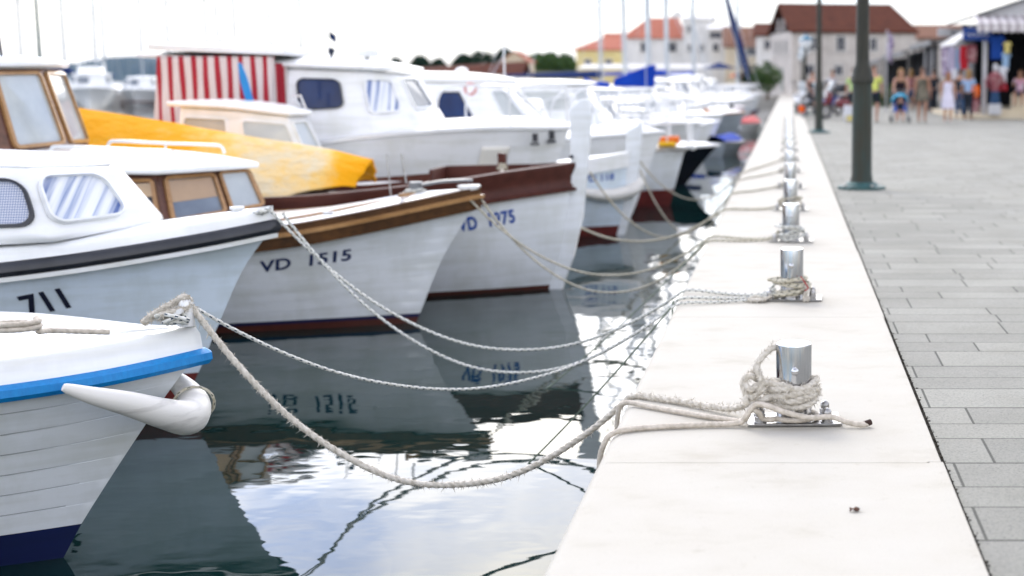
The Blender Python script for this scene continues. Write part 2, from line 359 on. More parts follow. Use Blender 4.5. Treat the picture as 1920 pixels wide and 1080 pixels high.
def interp(tab, x):
    tab = sorted(tab)
    if x <= tab[0][0]:
        (a, b), (c, d) = tab[0], tab[1]; return b + (x-a)*(d-b)/(c-a) if x > a-.6 else b - .6*(d-b)/(c-a)
    if x >= tab[-1][0]: return tab[-1][1]
    for i in range(len(tab)-1):
        if tab[i][0] <= x <= tab[i+1][0]:
            x0, y0 = tab[i]; x1, y1 = tab[i+1]; h = x1-x0; t = (x-x0)/h
            m0 = (y1 - tab[i-1][1])/(x1 - tab[i-1][0]) if i > 0 else (y1-y0)/h
            m1 = (tab[i+2][1] - y0)/(tab[i+2][0]-x0) if i+2 < len(tab) else (y1-y0)/h
            return (2*t**3-3*t*t+1)*y0 + (t**3-2*t*t+t)*h*m0 + (-2*t**3+3*t*t)*y1 + (t**3-t*t)*h*m1

# ------------------------------------------------------------------ hulls
class Hull:
    def __init__(s, L, B, stem, sheer, Lb=3.0, p0=1.5, p1=2.1, g0=.35, zb=-.35, aft=.25):
        s.L, s.B, s.stem, s.sheer_t, s.Lb, s.p0, s.p1, s.g0, s.zb, s.aft = L, B, stem, sheer, Lb, p0, p1, g0, zb, aft
    def xs(s, z): return interp(s.stem, z)
    def sheer(s, x): return interp(s.sheer_t, x)
    def top(s, t):
        z = s.sheer(0)
        for _ in range(6): x = s.xs(z) - t*(s.L + s.xs(z)); z = s.sheer(x)
        return x, z
    def hb(s, t, z, zt):
        q = min(1, max(0, (z-s.zb)/(zt-s.zb)))
        d = t*(s.L + s.xs(z)); u = min(1, d/s.Lb); p = s.p0 + (s.p1-s.p0)*q
        return s.B*(1-(1-u)**p)*(s.g0 + (1-s.g0)*q**.6)*(1 - s.aft*max(0, (t-.45)/.55)**2)
    def pt(s, t, z=None, side=-1, off=0.0):
        x1, zt = s.top(t); z = zt if z is None else z
        return Vector((s.xs(z) - t*(s.L + s.xs(z)), side*(s.hb(t, z, zt) + off), z))
    def side_y(s, x, z):
        t = max(0, (s.xs(z)-x)/(s.L + s.xs(z))); return s.hb(t, z, s.top(t)[1])
    def ts(s, n): return [(i/n)**1.5 for i in range(n+1)]
    def shell(s, name, mat, parent, z0, z1, rows=10, n=40, strakes=0, step=.012, close=True, seam=None):
        # z0, z1: heights, or ('s', q) fractions of the way from z=boot to the sheer
        mb = MB(); ts = s.ts(n)
        rl = []
        if strakes:
            for k in range(strakes):
                for q, off in ((0, step), (.05, step*1.02), (.45, step*.7), (.93, step*.3), (.94, -step*.5), (1, -step*.5)): rl.append(((k+q)/strakes, off))
        else: rl = [(k/rows, 0) for k in range(rows+1)]
        for side in (-1, 1):
            vs = []
            for t in ts:
                zt = s.top(t)[1]; a = z0; b = zt if z1 is None else z1
                for q, off in rl:
                    z = a + (b-a)*q
                    vs.append(s.pt(t, z, side, off*min(1, t*12)))
            m = len(rl)
            mb.add(vs, [(i*m+j, (i+1)*m+j, (i+1)*m+j+1, i*m+j+1) for i in range(len(ts)-1) for j in range(m-1)])
        if close:       # transom
            m = len(rl); o2 = len(ts)*m; b0 = (len(ts)-1)*m
            mb.f += [(b0+j, b0+j+1, o2+b0+j+1, o2+b0+j) for j in range(m-1)]
        o = mb.build(name, mat, parent, ang=25)
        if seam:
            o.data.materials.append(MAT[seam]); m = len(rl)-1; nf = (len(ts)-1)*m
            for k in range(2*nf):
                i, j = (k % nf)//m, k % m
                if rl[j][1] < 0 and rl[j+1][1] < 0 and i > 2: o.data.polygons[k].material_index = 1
        return o
    def deck(s, name, mat, parent, dz=0.0, inset=.0, t0=0.0, t1=1.0, camber=.05, n=24, m=8):
        mb = MB()
        def fn(u, v):
            t = t0 + (t1-t0)*u**1.3; x, z = s.top(t); h = max(0, s.hb(t, z, z) - inset); k = 2*v-1
            return (x - (inset if t < .02 else 0), h*k, z + dz + camber*(1-k*k)*min(1, h/.3))
        mb.grid(fn, n, m); return mb.build(name, mat, parent, ang=60)
    def strip(s, name, mat, parent, prof, t1=1.0, n=60, n0=0.0, tip=None):
        # profile: closed loop of (outward, up) swept from aft port round the stem to aft starboard
        ts = [(i/n)**1.6*(t1-n0)+n0 for i in range(n+1)]
        pts = [s.pt(t, None, -1) for t in reversed(ts)] + [s.pt(t, None, 1) for t in ts[1:]]
        mb = MB(); m = len(prof); vs = []
        for i, p in enumerate(pts):
            a = pts[max(i-1, 0)]; b = pts[min(i+1, len(pts)-1)]; d = Vector((b.x-a.x, b.y-a.y, 0)).normalized(); o = Vector((d.y, -d.x, 0))
            if p.y < 0 and o.y > 0 or p.y > 0 and o.y < 0: o = -o
            if abs(p.y) < 1e-4: o = Vector((1, 0, 0))
            for (q, h) in prof: vs.append(p + o*(q if q > -.06 else -min(-q, abs(p.y)*.97)) + Vector((0, 0, h)))
        k = len(pts)
        mb.add(vs, [(i*m+j, (i+1)*m+j, (i+1)*m+(j+1) % m, i*m+(j+1) % m) for i in range(k-1) for j in range(m)] + [tuple(range(m)), tuple(range((k-1)*m, k*m))])
        return mb.build(name, mat, parent, ang=40)
_font_cache = {}
def lettering(parent, hull, txt, x0, z0, h, mat, name='registration_number', ang=0.0, shear=0.0, wide=1.0, bold=0.0, space=1.0):
    cu = bpy.data.curves.new('txt', 'FONT'); cu.body = txt; cu.size = 1.0; cu.shear = shear; cu.offset = bold; cu.space_character = space; cu.resolution_u = 4
    ob = bpy.data.objects.new('txt', cu); COL.objects.link(ob)
    dg = bpy.context.evaluated_depsgraph_get(); me = bpy.data.meshes.new_from_object(ob.evaluated_get(dg))
    bpy.data.objects.remove(ob)
    bm = bmesh.new(); bm.from_mesh(me); bmesh.ops.triangulate(bm, faces=bm.faces[:])
    bmesh.ops.subdivide_edges(bm, edges=[e for e in bm.edges if e.calc_length() > .25], cuts=2)
    s = h/.70; ca, sa = math.cos(ang), math.sin(ang)
    for v in bm.verts:
        u, w = v.co.x*s*wide, v.co.y*s
        x = x0 + u*ca - w*sa; z = z0 + u*sa + w*ca
        v.co = Vector((x, -(hull.side_y(x, z) + .006), z))
    bm.to_mesh(me); bm.free()
    me.materials.clear(); me.materials.append(mat if not isinstance(mat, str) else MAT[mat])
    o = bpy.data.objects.new(name, me); COL.objects.link(o); o.parent = parent; return o
MAT['ltr_black'] = M_plain('black_lettering', (.01, .012, .03), .4)
MAT['ltr_navy'] = M_plain('navy_lettering', (.012, .025, .10), .4)
MAT['ltr_blue'] = M_plain('blue_lettering', (.01, .07, .36), .4)
MAT['ltr_red'] = M_plain('dark_red_lettering', (.22, .02, .03), .4)
MAT['ltr_white'] = M_plain('white_lettering', (.75, .76, .78), .4)

# ------------------------------------------------------------------ cabins
def window(parent, quad, inset, pane, frame, fw=.03, rnd=.15, lift=.012, name='window', nseg=5, thick=.014, curtain_=None):
    # quad: four corners of the wall face (bl, br, tr, tl); inset = (u0, u1, v0, v1) of the opening on it
    q = [Vector(p) for p in quad]; nrm = (q[1]-q[0]).cross(q[3]-q[0]).normalized()
    c = sum(q, Vector())/4
    def P(u, v): return (q[0]*(1-u)+q[1]*u)*(1-v) + (q[3]*(1-u)+q[2]*u)*v
    u0, u1, v0, v1 = inset[:4]; lean = inset[4] if len(inset) > 4 else 0
    w = (P(u1, .5)-P(u0, .5)).length; h = (P(.5, v1)-P(.5, v0)).length
    rr = rnd*min(w, h)
    def loop(grow, up):
        out = []
        W, Hh = w/2+grow, h/2+grow; r = max(.001, rr+grow)
        for cx, cy, a0 in ((W-r, Hh-r, 0), (-W+r, Hh-r, 90), (-W+r, -Hh+r, 180), (W-r, -Hh+r, 270)):
            for k in range(nseg+1):
                a = R_(a0 + 90*k/nseg); X = cx + r*math.cos(a); Y = cy + r*math.sin(a)
                u = (u0+u1)/2 + X/w*(u1-u0) + lean*Y/h; v = (v0+v1)/2 + Y/h*(v1-v0)
                out.append(P(u, v) + nrm*up)
        return out
    pl = loop(.002, lift*.35)
    mb = MB(); mb.add(pl, [tuple(range(len(pl)))])
    pn = mb.build(name, pane, parent, smooth=False)
    a, b, c2, d = loop(0, lift*.2), loop(0, lift+thick), loop(fw, lift+thick*.7), loop(fw, 0)
    n = len(a); fb = MB(); fb.add(a+b+c2+d, [(k*n+i, k*n+(i+1) % n, (k+1)*n+(i+1) % n, (k+1)*n+i) for k in range(3) for i in range(n)])
    fb.build('window_frame', frame, pn, ang=50)
    if curtain_:
        mat, cv0 = curtain_
        cb = MB(); uu0, uu1 = u0+.02*(u1-u0), u1-.02*(u1-u0); lv0 = v0+(v1-v0)*cv0
        def Q(u, v): return P(u + lean*((v-(v0+v1)/2)/(v1-v0)), v) + nrm*lift*.6
        cb.add([Q(uu0, lv0), Q(uu1, lv0), Q(uu1, v1-.02*(v1-v0)), Q(uu0, v1-.02*(v1-v0))], [(0, 1, 2, 3)])
        cb.build('curtain', mat, pn, smooth=False)
    return pn
def loft_cabin(parent, base, top, mat, name='cabin', bevel=.03, seg=3):
    # base, top: rings of 3D points, counter-clockwise seen from above
    n = len(base); mb = MB()
    mb.add(list(base)+list(top), [(i, (i+1) % n, (i+1) % n+n, i+n) for i in range(n)] + [tuple(range(n, 2*n)), tuple(range(n))[::-1]])
    return mb.build(name, mat, parent, bevel=bevel, seg=seg)
def face(base, top, i):
    n = len(base); j = (i+1) % n; return [base[i], base[j], top[j], top[i]]
def roof_slab(parent, pts, th, mat, name='roof', camber=.04, bevel=.02):
    # cambered slab over the ring pts
    c = sum((Vector(p) for p in pts), Vector())/len(pts); n = len(pts); vs = []; fs = []
    rings = 4
    ymax = max(abs(p[1]) for p in pts)
    for k in range(rings+1):
        f = 1 - k/rings
        for p in pts:
            q = c + (Vector(p)-c)*f; q.z = (c + (Vector(p)-c)*f).z + th + camber*(1-f**2.2); vs.append(q)
    for k in range(rings):
        fs += [(k*n+i, k*n+(i+1) % n, (k+1)*n+(i+1) % n, (k+1)*n+i) for i in range(n)]
    o = len(vs); vs += [Vector(p) for p in pts]
    fs += [(o+i, o+(i+1) % n, (i+1) % n, i) for i in range(n)] + [tuple(range(o, o+n))[::-1]]
    mb = MB(); mb.add(vs, fs); return mb.build(name, mat, parent, bevel=bevel, seg=3, ang=50)
def ring(xyz_pairs):      # mirror a list of (x, -y, z) points given from bow centre round the port side to aft
    port = [Vector(p) for p in xyz_pairs]; star = [Vector((p.x, -p.y, p.z)) for p in reversed(port) if abs(p.y) > 1e-5]
    return port + star
WZ = -.75

# ================================================================== SETTING
w = bpy.data.worlds.new('World'); sc.world = w; w.use_nodes = True
t = w.node_tree; bg = t.nodes['Background']
SUN_EL, SUN_AZ = R_(46), R_(-28)           # azimuth measured from +Y (down the quay) towards +X
sd = Vector((math.sin(SUN_AZ)*math.cos(SUN_EL), math.cos(SUN_AZ)*math.cos(SUN_EL), math.sin(SUN_EL)))
sky = N(t, 'ShaderNodeTexSky', sky_type='NISHITA', sun_disc=False, sun_elevation=SUN_EL, sun_rotation=SUN_AZ, air_density=1.2, dust_density=2.0)
tc = N(t, 'ShaderNodeTexCoord'); mp = N(t, 'ShaderNodeMapping'); mp.inputs['Scale'].default_value = (1, 1, 2.6)
t.links.new(tc.outputs['Generated'], mp.inputs[0])
cn = noise_tex(t, mp.outputs[0], 4.2, 8, .58); cn2 = noise_tex(t, mp.outputs[0], 1.3, 3, .5)
cs = N(t, 'ShaderNodeMath', operation='MULTIPLY_ADD'); cs.inputs[1].default_value = .7; t.links.new(cn2, cs.inputs[0]); t.links.new(cn, cs.inputs[2])
cm = N(t, 'ShaderNodeMapRange'); cm.inputs['From Min'].default_value = .70; cm.inputs['From Max'].default_value = .98; cm.inputs['To Min'].default_value = .12; t.links.new(cs.outputs[0], cm.inputs['Value'])
dt = N(t, 'ShaderNodeVectorMath', operation='DOT_PRODUCT'); t.links.new(tc.outputs['Generated'], dt.inputs[0]); dt.inputs[1].default_value = Vector((math.sin(SUN_AZ), math.cos(SUN_AZ), .35)).normalized()
gl = N(t, 'ShaderNodeMapRange'); gl.inputs['From Min'].default_value = .35; gl.inputs['From Max'].default_value = 1.0; gl.inputs['To Min'].default_value = 28.0; gl.inputs['To Max'].default_value = 62.0; gl.interpolation_type = 'SMOOTHSTEP'
t.links.new(dt.outputs['Value'], gl.inputs['Value'])
cc = N(t, 'ShaderNodeMix', data_type='RGBA', blend_type='MULTIPLY'); cc.inputs['Factor'].default_value = 1; cc.inputs['A'].default_value = (1.0, .955, .885, 1); 
sz = N(t, 'ShaderNodeSeparateXYZ'); t.links.new(tc.outputs['Generated'], sz.inputs[0])
ez = N(t, 'ShaderNodeMapRange'); ez.inputs['From Min'].default_value = 0.05; ez.inputs['From Max'].default_value = .9; ez.inputs['To Min'].default_value = 1.25; ez.inputs['To Max'].default_value = .36; t.links.new(sz.outputs['Z'], ez.inputs['Value'])
gz = N(t, 'ShaderNodeMath', operation='MULTIPLY'); 
lo = N(t, 'ShaderNodeMapRange'); lo.interpolation_type = 'SMOOTHSTEP'; lo.inputs['From Min'].default_value = math.sin(R_(3.2)); lo.inputs['From Max'].default_value = math.sin(R_(8.5)); lo.inputs['To Min'].default_value = .22; lo.inputs['To Max'].default_value = 1.0; t.links.new(sz.outputs['Z'], lo.inputs['Value'])
gy = N(t, 'ShaderNodeMath', operation='MULTIPLY'); t.links.new(gl.outputs[0], gy.inputs[0]); t.links.new(lo.outputs[0], gy.inputs[1]); t.links.new(gy.outputs[0], gz.inputs[0]); t.links.new(ez.outputs[0], gz.inputs[1]); t.links.new(gz.outputs[0], cc.inputs['B'])
sk = N(t, 'ShaderNodeMix', data_type='RGBA', blend_type='MULTIPLY'); sk.inputs['Factor'].default_value = 1; t.links.new(sky.outputs[0], sk.inputs['A']); sk.inputs['B'].default_value = (2.0, 2.5, 3.7, 1)
mx = N(t, 'ShaderNodeMix', data_type='RGBA'); t.links.new(cm.outputs[0], mx.inputs['Factor']); t.links.new(sk.outputs['Result'], mx.inputs['A']); t.links.new(cc.outputs['Result'], mx.inputs['B'])
t.links.new(mx.outputs['Result'], bg.inputs['Color']); bg.inputs['Strength'].default_value = .1
sun = bpy.data.lights.new('sun', 'SUN'); sun.energy = 1.0; sun.angle = R_(14); sun.color = (1, .92, .80)
so = bpy.data.objects.new('sun', sun); COL.objects.link(so); so.rotation_euler = (-sd).to_track_quat('-Z', 'Y').to_euler(); so.location = (-20, 30, 40)
sc.view_settings.view_transform = 'Standard'; sc.view_settings.look = 'None'; sc.view_settings.exposure = 0.14; sc.view_settings.gamma = 1.0; sc.view_settings.use_curve_mapping = False
sc.cycles.use_denoising = True; sc.cycles.max_bounces = 6; sc.cycles.diffuse_bounces = 3; sc.cycles.glossy_bounces = 4; sc.cycles.sample_clamp_indirect = 6

EX = -.69                              # outer edge of the quay
# water
mb = MB(); mb.add([(-6000, -40, WZ), (EX+.06, -40, WZ), (EX+.06, 9000, WZ), (-6000, 9000, WZ)], [(0, 1, 2, 3)])
tag(mb.build('water', 'water', smooth=False), kind='structure')
MAT['seabed'] = M_plain('dark_green_seabed', (.02, .03, .02), .9)
# quay body, coping, pavement
MAT['quaywall'] = M_plain('stained_quay_stone', (.30, .29, .26), .8, c2=(.08, .09, .07), ns=3, bmp=.4, bs=12, detail=8)
mb = MB(); mb.box(EX+.05, 400, -6, 420, -4, -.16); tag(mb.build('quay_wall', 'quaywall', smooth=False), kind='structure')
mb = MB()
edges = [(-3, 1.85, .548, EX), (1.85, 4.905, .552, EX), (4.905, 8.02, .545, EX+.002), (8.02, 11.1, .55, EX), (11.1, 14.2, .546, EX+.003)]
y = 14.2
while y < 118: edges.append((y, y+3.1, .548+random.uniform(-.003, .003), EX+random.uniform(-.002, .003))); y += 3.1
for (a, b, xr, xl) in edges:
    r = .055; prof = [(xl+.006, -.16)] + [(xl+r-r*math.cos(q), -r+r*math.sin(q)) for q in [R_(k*15) for k in range(7)]] + [(xr-.055, 0), (xr-.048, .0035), (xr-.004, .0035), (xr, -.002), (xr, -.16)]
    mb.prism([(p[0], p[1]) for p in prof], a+.0022, b-.0022, 'y')
tag(mb.build('quay_coping', 'stone', ang=28), kind='structure')
mb = MB(); mb.add([(.562, -4, -.012), (300, -4, -.012), (300, 400, -.012), (.562, 400, -.012)], [(0, 1, 2, 3)])
tag(mb.build('pavement', 'paver', smooth=False), kind='structure')
MAT['soil'] = M_plain('dark_joint_dirt', (.05, .042, .032), .95, c2=(.018, .016, .012), ns=60, bmp=.8, bs=120)
mb = MB()
for i in range(700):
    y = 3.2 + (i/700)**1.5*14 + random.uniform(-.02, .02); s = random.uniform(.002, .007); mb.ball((.556+random.gauss(0, .006), y, -.012), s, 5, 3, (1, 1.4, .6))
mb.box(.545, .575, 0, 118, -.05, -.0155)
tag(mb.build('joint_dirt', 'soil'), kind='stuff')
# leaf scraps on the coping
MAT['leaf'] = M_plain('dry_brown_leaf', (.13, .06, .035), .8, c2=(.05, .025, .02), ns=60)
for k, (px, py, s, lab) in enumerate([(1602, 980, .014, 'curled dry brown leaf scrap lying on the coping nearest the camera')]):
    p = at(px, py, 4.33); p.z = .004
    mb = MB(); mb.grid(lambda u, v: (p.x+(u-.5)*s*2.2, p.y+(v-.5)*s*1.6, .002+s*.8*abs(math.sin(u*4+v*2))), 6, 4)
    tag(mb.build('dry_leaf', 'leaf', solid=.001), lab, 'leaf')

# ================================================================== BOLLARDS
def make_bollard():
    root = empty('mooring_bollard')
    mb = MB(); mb.lathe([(.0, .317), (.066, .317), (.0695, .315), (.0705, .311), (.0705, .012)][::-1] if False else [(.0705, .012), (.0705, .311), (.0695, .3155), (.066, .318), (.0, .3185)], 48, cap=False)
    mb.build('post', 'steel', root, ang=24)
    mb = MB(); mb.box(-.185, .185, -.095, .10, .003, .013); mb.build('base_plate', 'steelplate', root, bevel=.002)
    for (x, y) in ((-.135, -.065), (.128, -.065), (-.135, .07), (.128, .07)):
        b = MB(); b.lathe([(.026, .013), (.026, .017)], 20, (x, y, 0)); b.lathe([(.021, .017), (.021, .036), (.019, .038)], 6, (x, y, 0))
        b.lathe([(.0175, .038), (.0185, .048), (.017, .058), (.011, .066), (.004, .0695), (0, .07)], 16, (x, y, 0), cap=False)
        b.build('bolt', 'galv', root, ang=30)
    b = MB(); b.tube([(0, -.098, .222), (0, .098, .222)], .0125, 14)
    b.ball((0, -.098, .222), .0155, 14, 8, (1, .75, 1)); b.ball((0, .098, .222), .0155, 14, 8, (1, .75, 1))
    b.build('cross_pin', 'steel', root)
    return root
bl_lab = ['polished steel bollard nearest the camera, wrapped with frayed cream rope', 'second steel bollard from the camera, with a bundle of old ropes at its foot',
          'third steel bollard from the camera, a pale rope coil round its base', 'fourth steel bollard from the camera, a rope drawn straight to its base', 'fifth steel bollard from the camera in the blurred row on the coping']
bol = make_bollard(); ys = [5.52, 8.68, 11.83, 14.7] + [14.7+3.0*k for k in range(1, 12)]
words_ = ['sixth', 'seventh', 'eighth', 'ninth', 'tenth', 'eleventh', 'twelfth', 'thirteenth', 'fourteenth', 'fifteenth']
for i, y in enumerate(ys):
    o = bol if i == 0 else copy_tree(bol)
    o.location = (.022, y, .0); o.rotation_euler = (0, 0, [.04, -.03, .02, 0, .05][i % 5])
    tag(o, bl_lab[i] if i < 5 else '%s steel bollard from the camera in the blurred row on the coping' % words_[i-5], 'bollard', 'steel bollards in a row along the quay coping')

# ================================================================== ROPES
def resample(pts, step):
    P = [Vector(p) for p in pts]; out = [P[0]]; acc = 0
    for i in range(1, len(P)):
        a, b = P[i-1], P[i]; L = (b-a).length
        if L < 1e-7: continue
        d = step - acc
        while d <= L: out.append(a.lerp(b, d/L)); d += step
        acc = L - (d - step)
    if (out[-1]-P[-1]).length > step*.3: out.append(P[-1])
    return out
def rope_thing(name, pts, r, mat, label, cat='rope', group=None, fuzz=0, n=10, lobes=4, amp=.16, pitch=None, step=None):
    if lobes: pts = resample(pts, max(r*.45, .0042))
    mb = MB(); mb.tube(pts, r, n, lobes, amp, pitch or r*7, uvm=True)
    if fuzz:
        P = [Vector(p) for p in pts]
        for i in range(fuzz):
            k = random.randrange(1, len(P)-1); q = P[k].lerp(P[k-1], random.random()); d = (P[k]-P[k-1]).normalized()
            a = d.orthogonal().normalized(); a.rotate(Matrix.Rotation(random.uniform(0, 2*PI), 3, d)); ln = random.expovariate(1/.0052)
            ln = min(ln, .022); e = q + a*(r*.85) + d*random.uniform(-.5, .5)*ln
            t1 = e + a*ln + d*random.uniform(-.9, .9)*ln + Vector((0, 0, -random.random()*ln*.4)); tw = random.uniform(0, PI); wv = (d*math.cos(tw) + d.cross(a)*math.sin(tw))*random.uniform(.0010, .0026)
            mb.add([e-wv, e+wv, t1+wv*.3, t1-wv*.3], [(0, 1, 2, 3)])
    o = mb.build(name, mat, ang=60)
    return tag(o, label, cat, group)
def sag(a, b, s, n=80, skew=0.0, jit=.0):
    a, b = Vector(a), Vector(b); out = []
    for i in range(n+1):
        u = i/n; p = a.lerp(b, u); p.z -= 4*s*u*(1-u)*(1 + skew*(u-.5))
        if jit: p += Vector((math.sin(u*17+a.x), math.cos(u*13), math.sin(u*23))) * jit * math.sin(PI*u)
        out.append(p)
    return out
E1 = lambda y, z=.012: Vector((EX+.015, y, z))
# heavy frayed rope: nearest bow -> quay -> first bollard, with its turns and the knot
top = at(350, 562, 6.03)
p1 = sag(top, E1(5.96, .004), .595, 130, -.10, .004)
p2 = spline([p1[-1], (-.60, 5.90, .016), (-.42, 5.78, .017), (-.24, 5.62, .03), (-.16, 5.52, .075), (-.13, 5.47, .095)], 14)
bx, by = .022, 5.52
def turns(r0, z0, z1, k, a0, rr, wob=.006, n=26, sgn=1, ecc=.0):
    out = []
    for i in range(int(k*n)+1):
        u = i/(k*n); a = a0 + sgn*u*k*2*PI
        r = r0 + wob*math.sin(3.1*a+z0*50) + ecc*max(0, -math.cos(a))
        out.append(Vector((bx+r*math.cos(a), by+r*math.sin(a), z0+(z1-z0)*u + wob*1.3*math.sin(2.3*a))))
    return out
rp = p1[:-1] + p2[:-1] + spline([p2[-1], (-.10, 5.44, .105)] + turns(.092, .110, .150, 2.2, PI*1.22, .016, .007, 8, 1, .02) +
     [(-.10, 5.47, .175), (-.155, 5.45, .20), (-.175, 5.45, .165), (-.16, 5.45, .125), (-.125, 5.44, .13), (-.105, 5.45, .175), (-.125, 5.47, .235), (-.085, 5.50, .285), (-.052, 5.53, .302), (-.03, 5.60, .30)], 8)
rope_thing('mooring_rope', rp, .0143, 'rope_fuzz', 'thick frayed cream rope sagging from the blue railed boat to the nearest bollard', 'rope', fuzz=9000, n=18, lobes=3, amp=.34, pitch=.10)
# second set of turns under it (braided beige line)
tn = turns(.090, .078, .165, 3.6, PI*.9, .013, .006, 26, 1, .012)
rope_thing('rope_coil', spline([(-.155, 5.46, .14), (-.165, 5.44, .10), (-.12, 5.45, .085)], 8) + tn[4:] + spline([tn[-1], (-.09, 5.46, .17), (-.15, 5.43, .15), (-.17, 5.46, .19), (-.125, 5.49, .20), (-.10, 5.45, .15), (-.15, 5.44, .115)], 8),
           .0135, 'rope_fuzz', 'frayed cream rope turns knotted round the nearest bollard post', 'rope', fuzz=5000, n=18, lobes=3, amp=.34, pitch=.09)
# smooth braided line: over the coping edge from the water, past the bolts to its dark burnt end
pa = [(-.735, 5.30, -.60), (-.728, 5.29, -.35), (-.722, 5.28, -.12), (-.705, 5.285, -.035), (-.665, 5.31, .008), (-.55, 5.37, .012), (-.35, 5.41, .013), (-.20, 5.42, .018), (-.165, 5.41, .05), (-.13, 5.405, .095), (-.08, 5.395, .092), (-.02, 5.385, .072), (.05, 5.388, .052), (.10, 5.395, .045), (.17, 5.43, .040), (.23, 5.42, .022), (.285, 5.41, .014), (.315, 5.425, .018)]
rope_thing('mooring_rope', spline(pa, 10), .0118, 'rope_tan', 'smooth braided beige rope over the coping edge to its dark burnt tip', n=16, lobes=4, amp=.22, pitch=.07)
MAT['burnt'] = M_plain('burnt_rope_end', (.05, .03, .025), .8)
pb = [(-.735, 5.83, -.55), (-.725, 5.83, -.2), (-.712, 5.82, -.03), (-.675, 5.80, .012), (-.58, 5.73, .013), (-.40, 5.60, .013), (-.22, 5.48, .015), (-.17, 5.43, .03), (-.145, 5.42, .07), (-.115, 5.42, .06), (-.10, 5.44, .03), (-.06, 5.445, .026)]
ta = [Vector((bx+.092*math.cos(a), by+.092*math.sin(a), .026)) for a in [PI*(1.25+.11*k) for k in range(14)]]
rope_thing('mooring_rope', spline(pb, 10) + spline([pb[-1]] + ta, 4)[1:], .0112, 'rope_tan', 'thin beige rope crossing the coping behind the braided one to the nearest bollard', n=16, lobes=4, amp=.22, pitch=.07)
mb = MB(); mb.tube(spline([(.298, 5.417, .0155), (.308, 5.421, .017), (.322, 5.43, .02)], 4), .0124, 10); bt = mb.build('rope_end', 'burnt'); tag(bt, 'dark burnt rope tip on the coping right of the nearest bollard', 'rope end')

# tangle helper for the older rope bundles at the other bollards
def tangle(cx, cy, z0, z1, r0, loops, seed, sx=1.0):
    rnd = random.Random(seed); pts = []; a = rnd.uniform(0, 6)
    for i in range(loops*9):
        u = i/(loops*9); a += 2*PI/9*(1 if rnd.random() > .03 else -.6)
        r = r0 + rnd.uniform(-.01, .028); r += .03*max(0, -math.cos(a))*rnd.random()
        pts.append((cx + r*math.cos(a)*sx, cy + r*math.sin(a)*.95, z0 + (z1-z0)*abs(math.sin(u*PI*2.3)) + rnd.uniform(-.006, .006)))
    return spline(pts, 4)
for (i, mat, r, loops, lab) in [(1, 'rope_old', .0115, 7, 'bundle of old cream ropes tangled round the foot of the second bollard'), (2, 'rope_speck', .011, 5, 'pale rope wound round the foot of the third bollard'), (3, 'rope_old', .010, 3, 'few turns of rope round the foot of the fourth bollard')]:
    rope_thing('rope_coil', tangle(.022, ys[i], .025, .135, .092, loops, 11+i), r, mat, lab, n=8, lobes=3, amp=.18, group='rope coils at the bollards')
for k in range(5):
    y = ys[4+k]; rope_thing('rope_coil', tangle(.022, y, .02, .08, .09, 2, 40+k), .010, 'rope_old', 'turns of rope round the foot of the %s bollard' % (['fifth']+words_)[k], n=6, lobes=0, group='rope coils at the bollards')
rope_thing('rope_end', spline([(-.10, 8.60, .03), (-.16, 8.57, .02), (-.20, 8.60, .03), (-.24, 8.55, .015), (-.19, 8.53, .02), (-.14, 8.55, .02), (-.27, 8.57, .012)], 8), .010, 'rope_fuzz', 'frayed white rope end lying left of the second bollard', fuzz=900, n=8, lobes=3, amp=.32)
rope_thing('rope_end', spline([(.10, 8.60, .10), (.115, 8.585, .07), (.10, 8.58, .04), (.125, 8.57, .02), (.09, 8.56, .015)], 8), .012, 'rope_fuzz', 'knotted white rope tail hanging at the right side of the second bollard', fuzz=700, n=8, lobes=3, amp=.32)
MAT['redcord'] = M_plain('red_cord', (.35, .02, .03), .7)
mb = MB(); mb.tube(spline([(.075, 8.60, .155), (.10, 8.59, .12), (.12, 8.58, .085), (.10, 8.575, .07)], 6), .004, 6); tag(mb.build('red_cord', 'redcord'), 'short red cord tied into the ropes of the second bollard', 'cord')

def onto(a, edge_y, s, bol_i, r, mat, label, bz=.06, ex=.014, skew=0.0, bxo=-.10, dy=0.0, n=90, **kw):
    e = Vector((EX+.012, edge_y, r*.6)); q = sag(a, e, s, n, skew, .002); B = Vector((.022+bxo, ys[bol_i]+dy, bz))
    q2 = spline([e, e.lerp(B, .12)+Vector((0, 0, r*.5)), Vector((e.lerp(B, .5).x, e.lerp(B, .5).y, r+.002)), Vector((e.lerp(B, .85).x, e.lerp(B, .85).y, r+.012)), B], 8)
    return rope_thing('mooring_rope', q[:-1] + q2, r, mat, label, **kw)
GR = 'mooring ropes from the bows to the quay'
# nearest boat -> second bollard, flecked
onto(at(368, 578, 6.05), 8.42, .43, 1, .0090, 'rope_speck', 'long flecked white rope from the blue railed boat to the second bollard', .05, dy=-.06, skew=-.12, n=120, group=GR, lobes=3, amp=.30)
onto(at(505, 392, 9.03), 8.95, .62, 1, .0105, 'rope_speck', 'upper of two flecked ropes from the black railed boat to the second bollard', .10, dy=.02, skew=-.05, n=120, group=GR, lobes=3, amp=.32)
onto(at(530, 400, 9.05), 8.62, .72, 1, .0105, 'rope_speck', 'lower of two flecked ropes from the black railed boat to the second bollard', .07, dy=-.02, skew=-.02, n=120, group=GR, lobes=3, amp=.32)
onto(at(868, 360, 12.12), 12.05, .50, 2, .0105, 'rope_old', 'upper of two old ropes from the wooden railed boat to the third bollard', .09, dy=.02, n=90, group=GR, lobes=3, amp=.32)
onto(at(897, 366, 12.2), 11.75, .62, 2, .0105, 'rope_old', 'lower of two old ropes from the wooden railed boat to the third bollard', .06, dy=-.04, n=90, group=GR, lobes=3, amp=.32)
onto(at(948, 318, 14.2), 14.55, .50, 3, .014, 'rope_old', 'thick rope from the brown bulwarked boat across the coping to the fourth bollard', .08, n=80, group=GR, lobes=3, amp=.32)
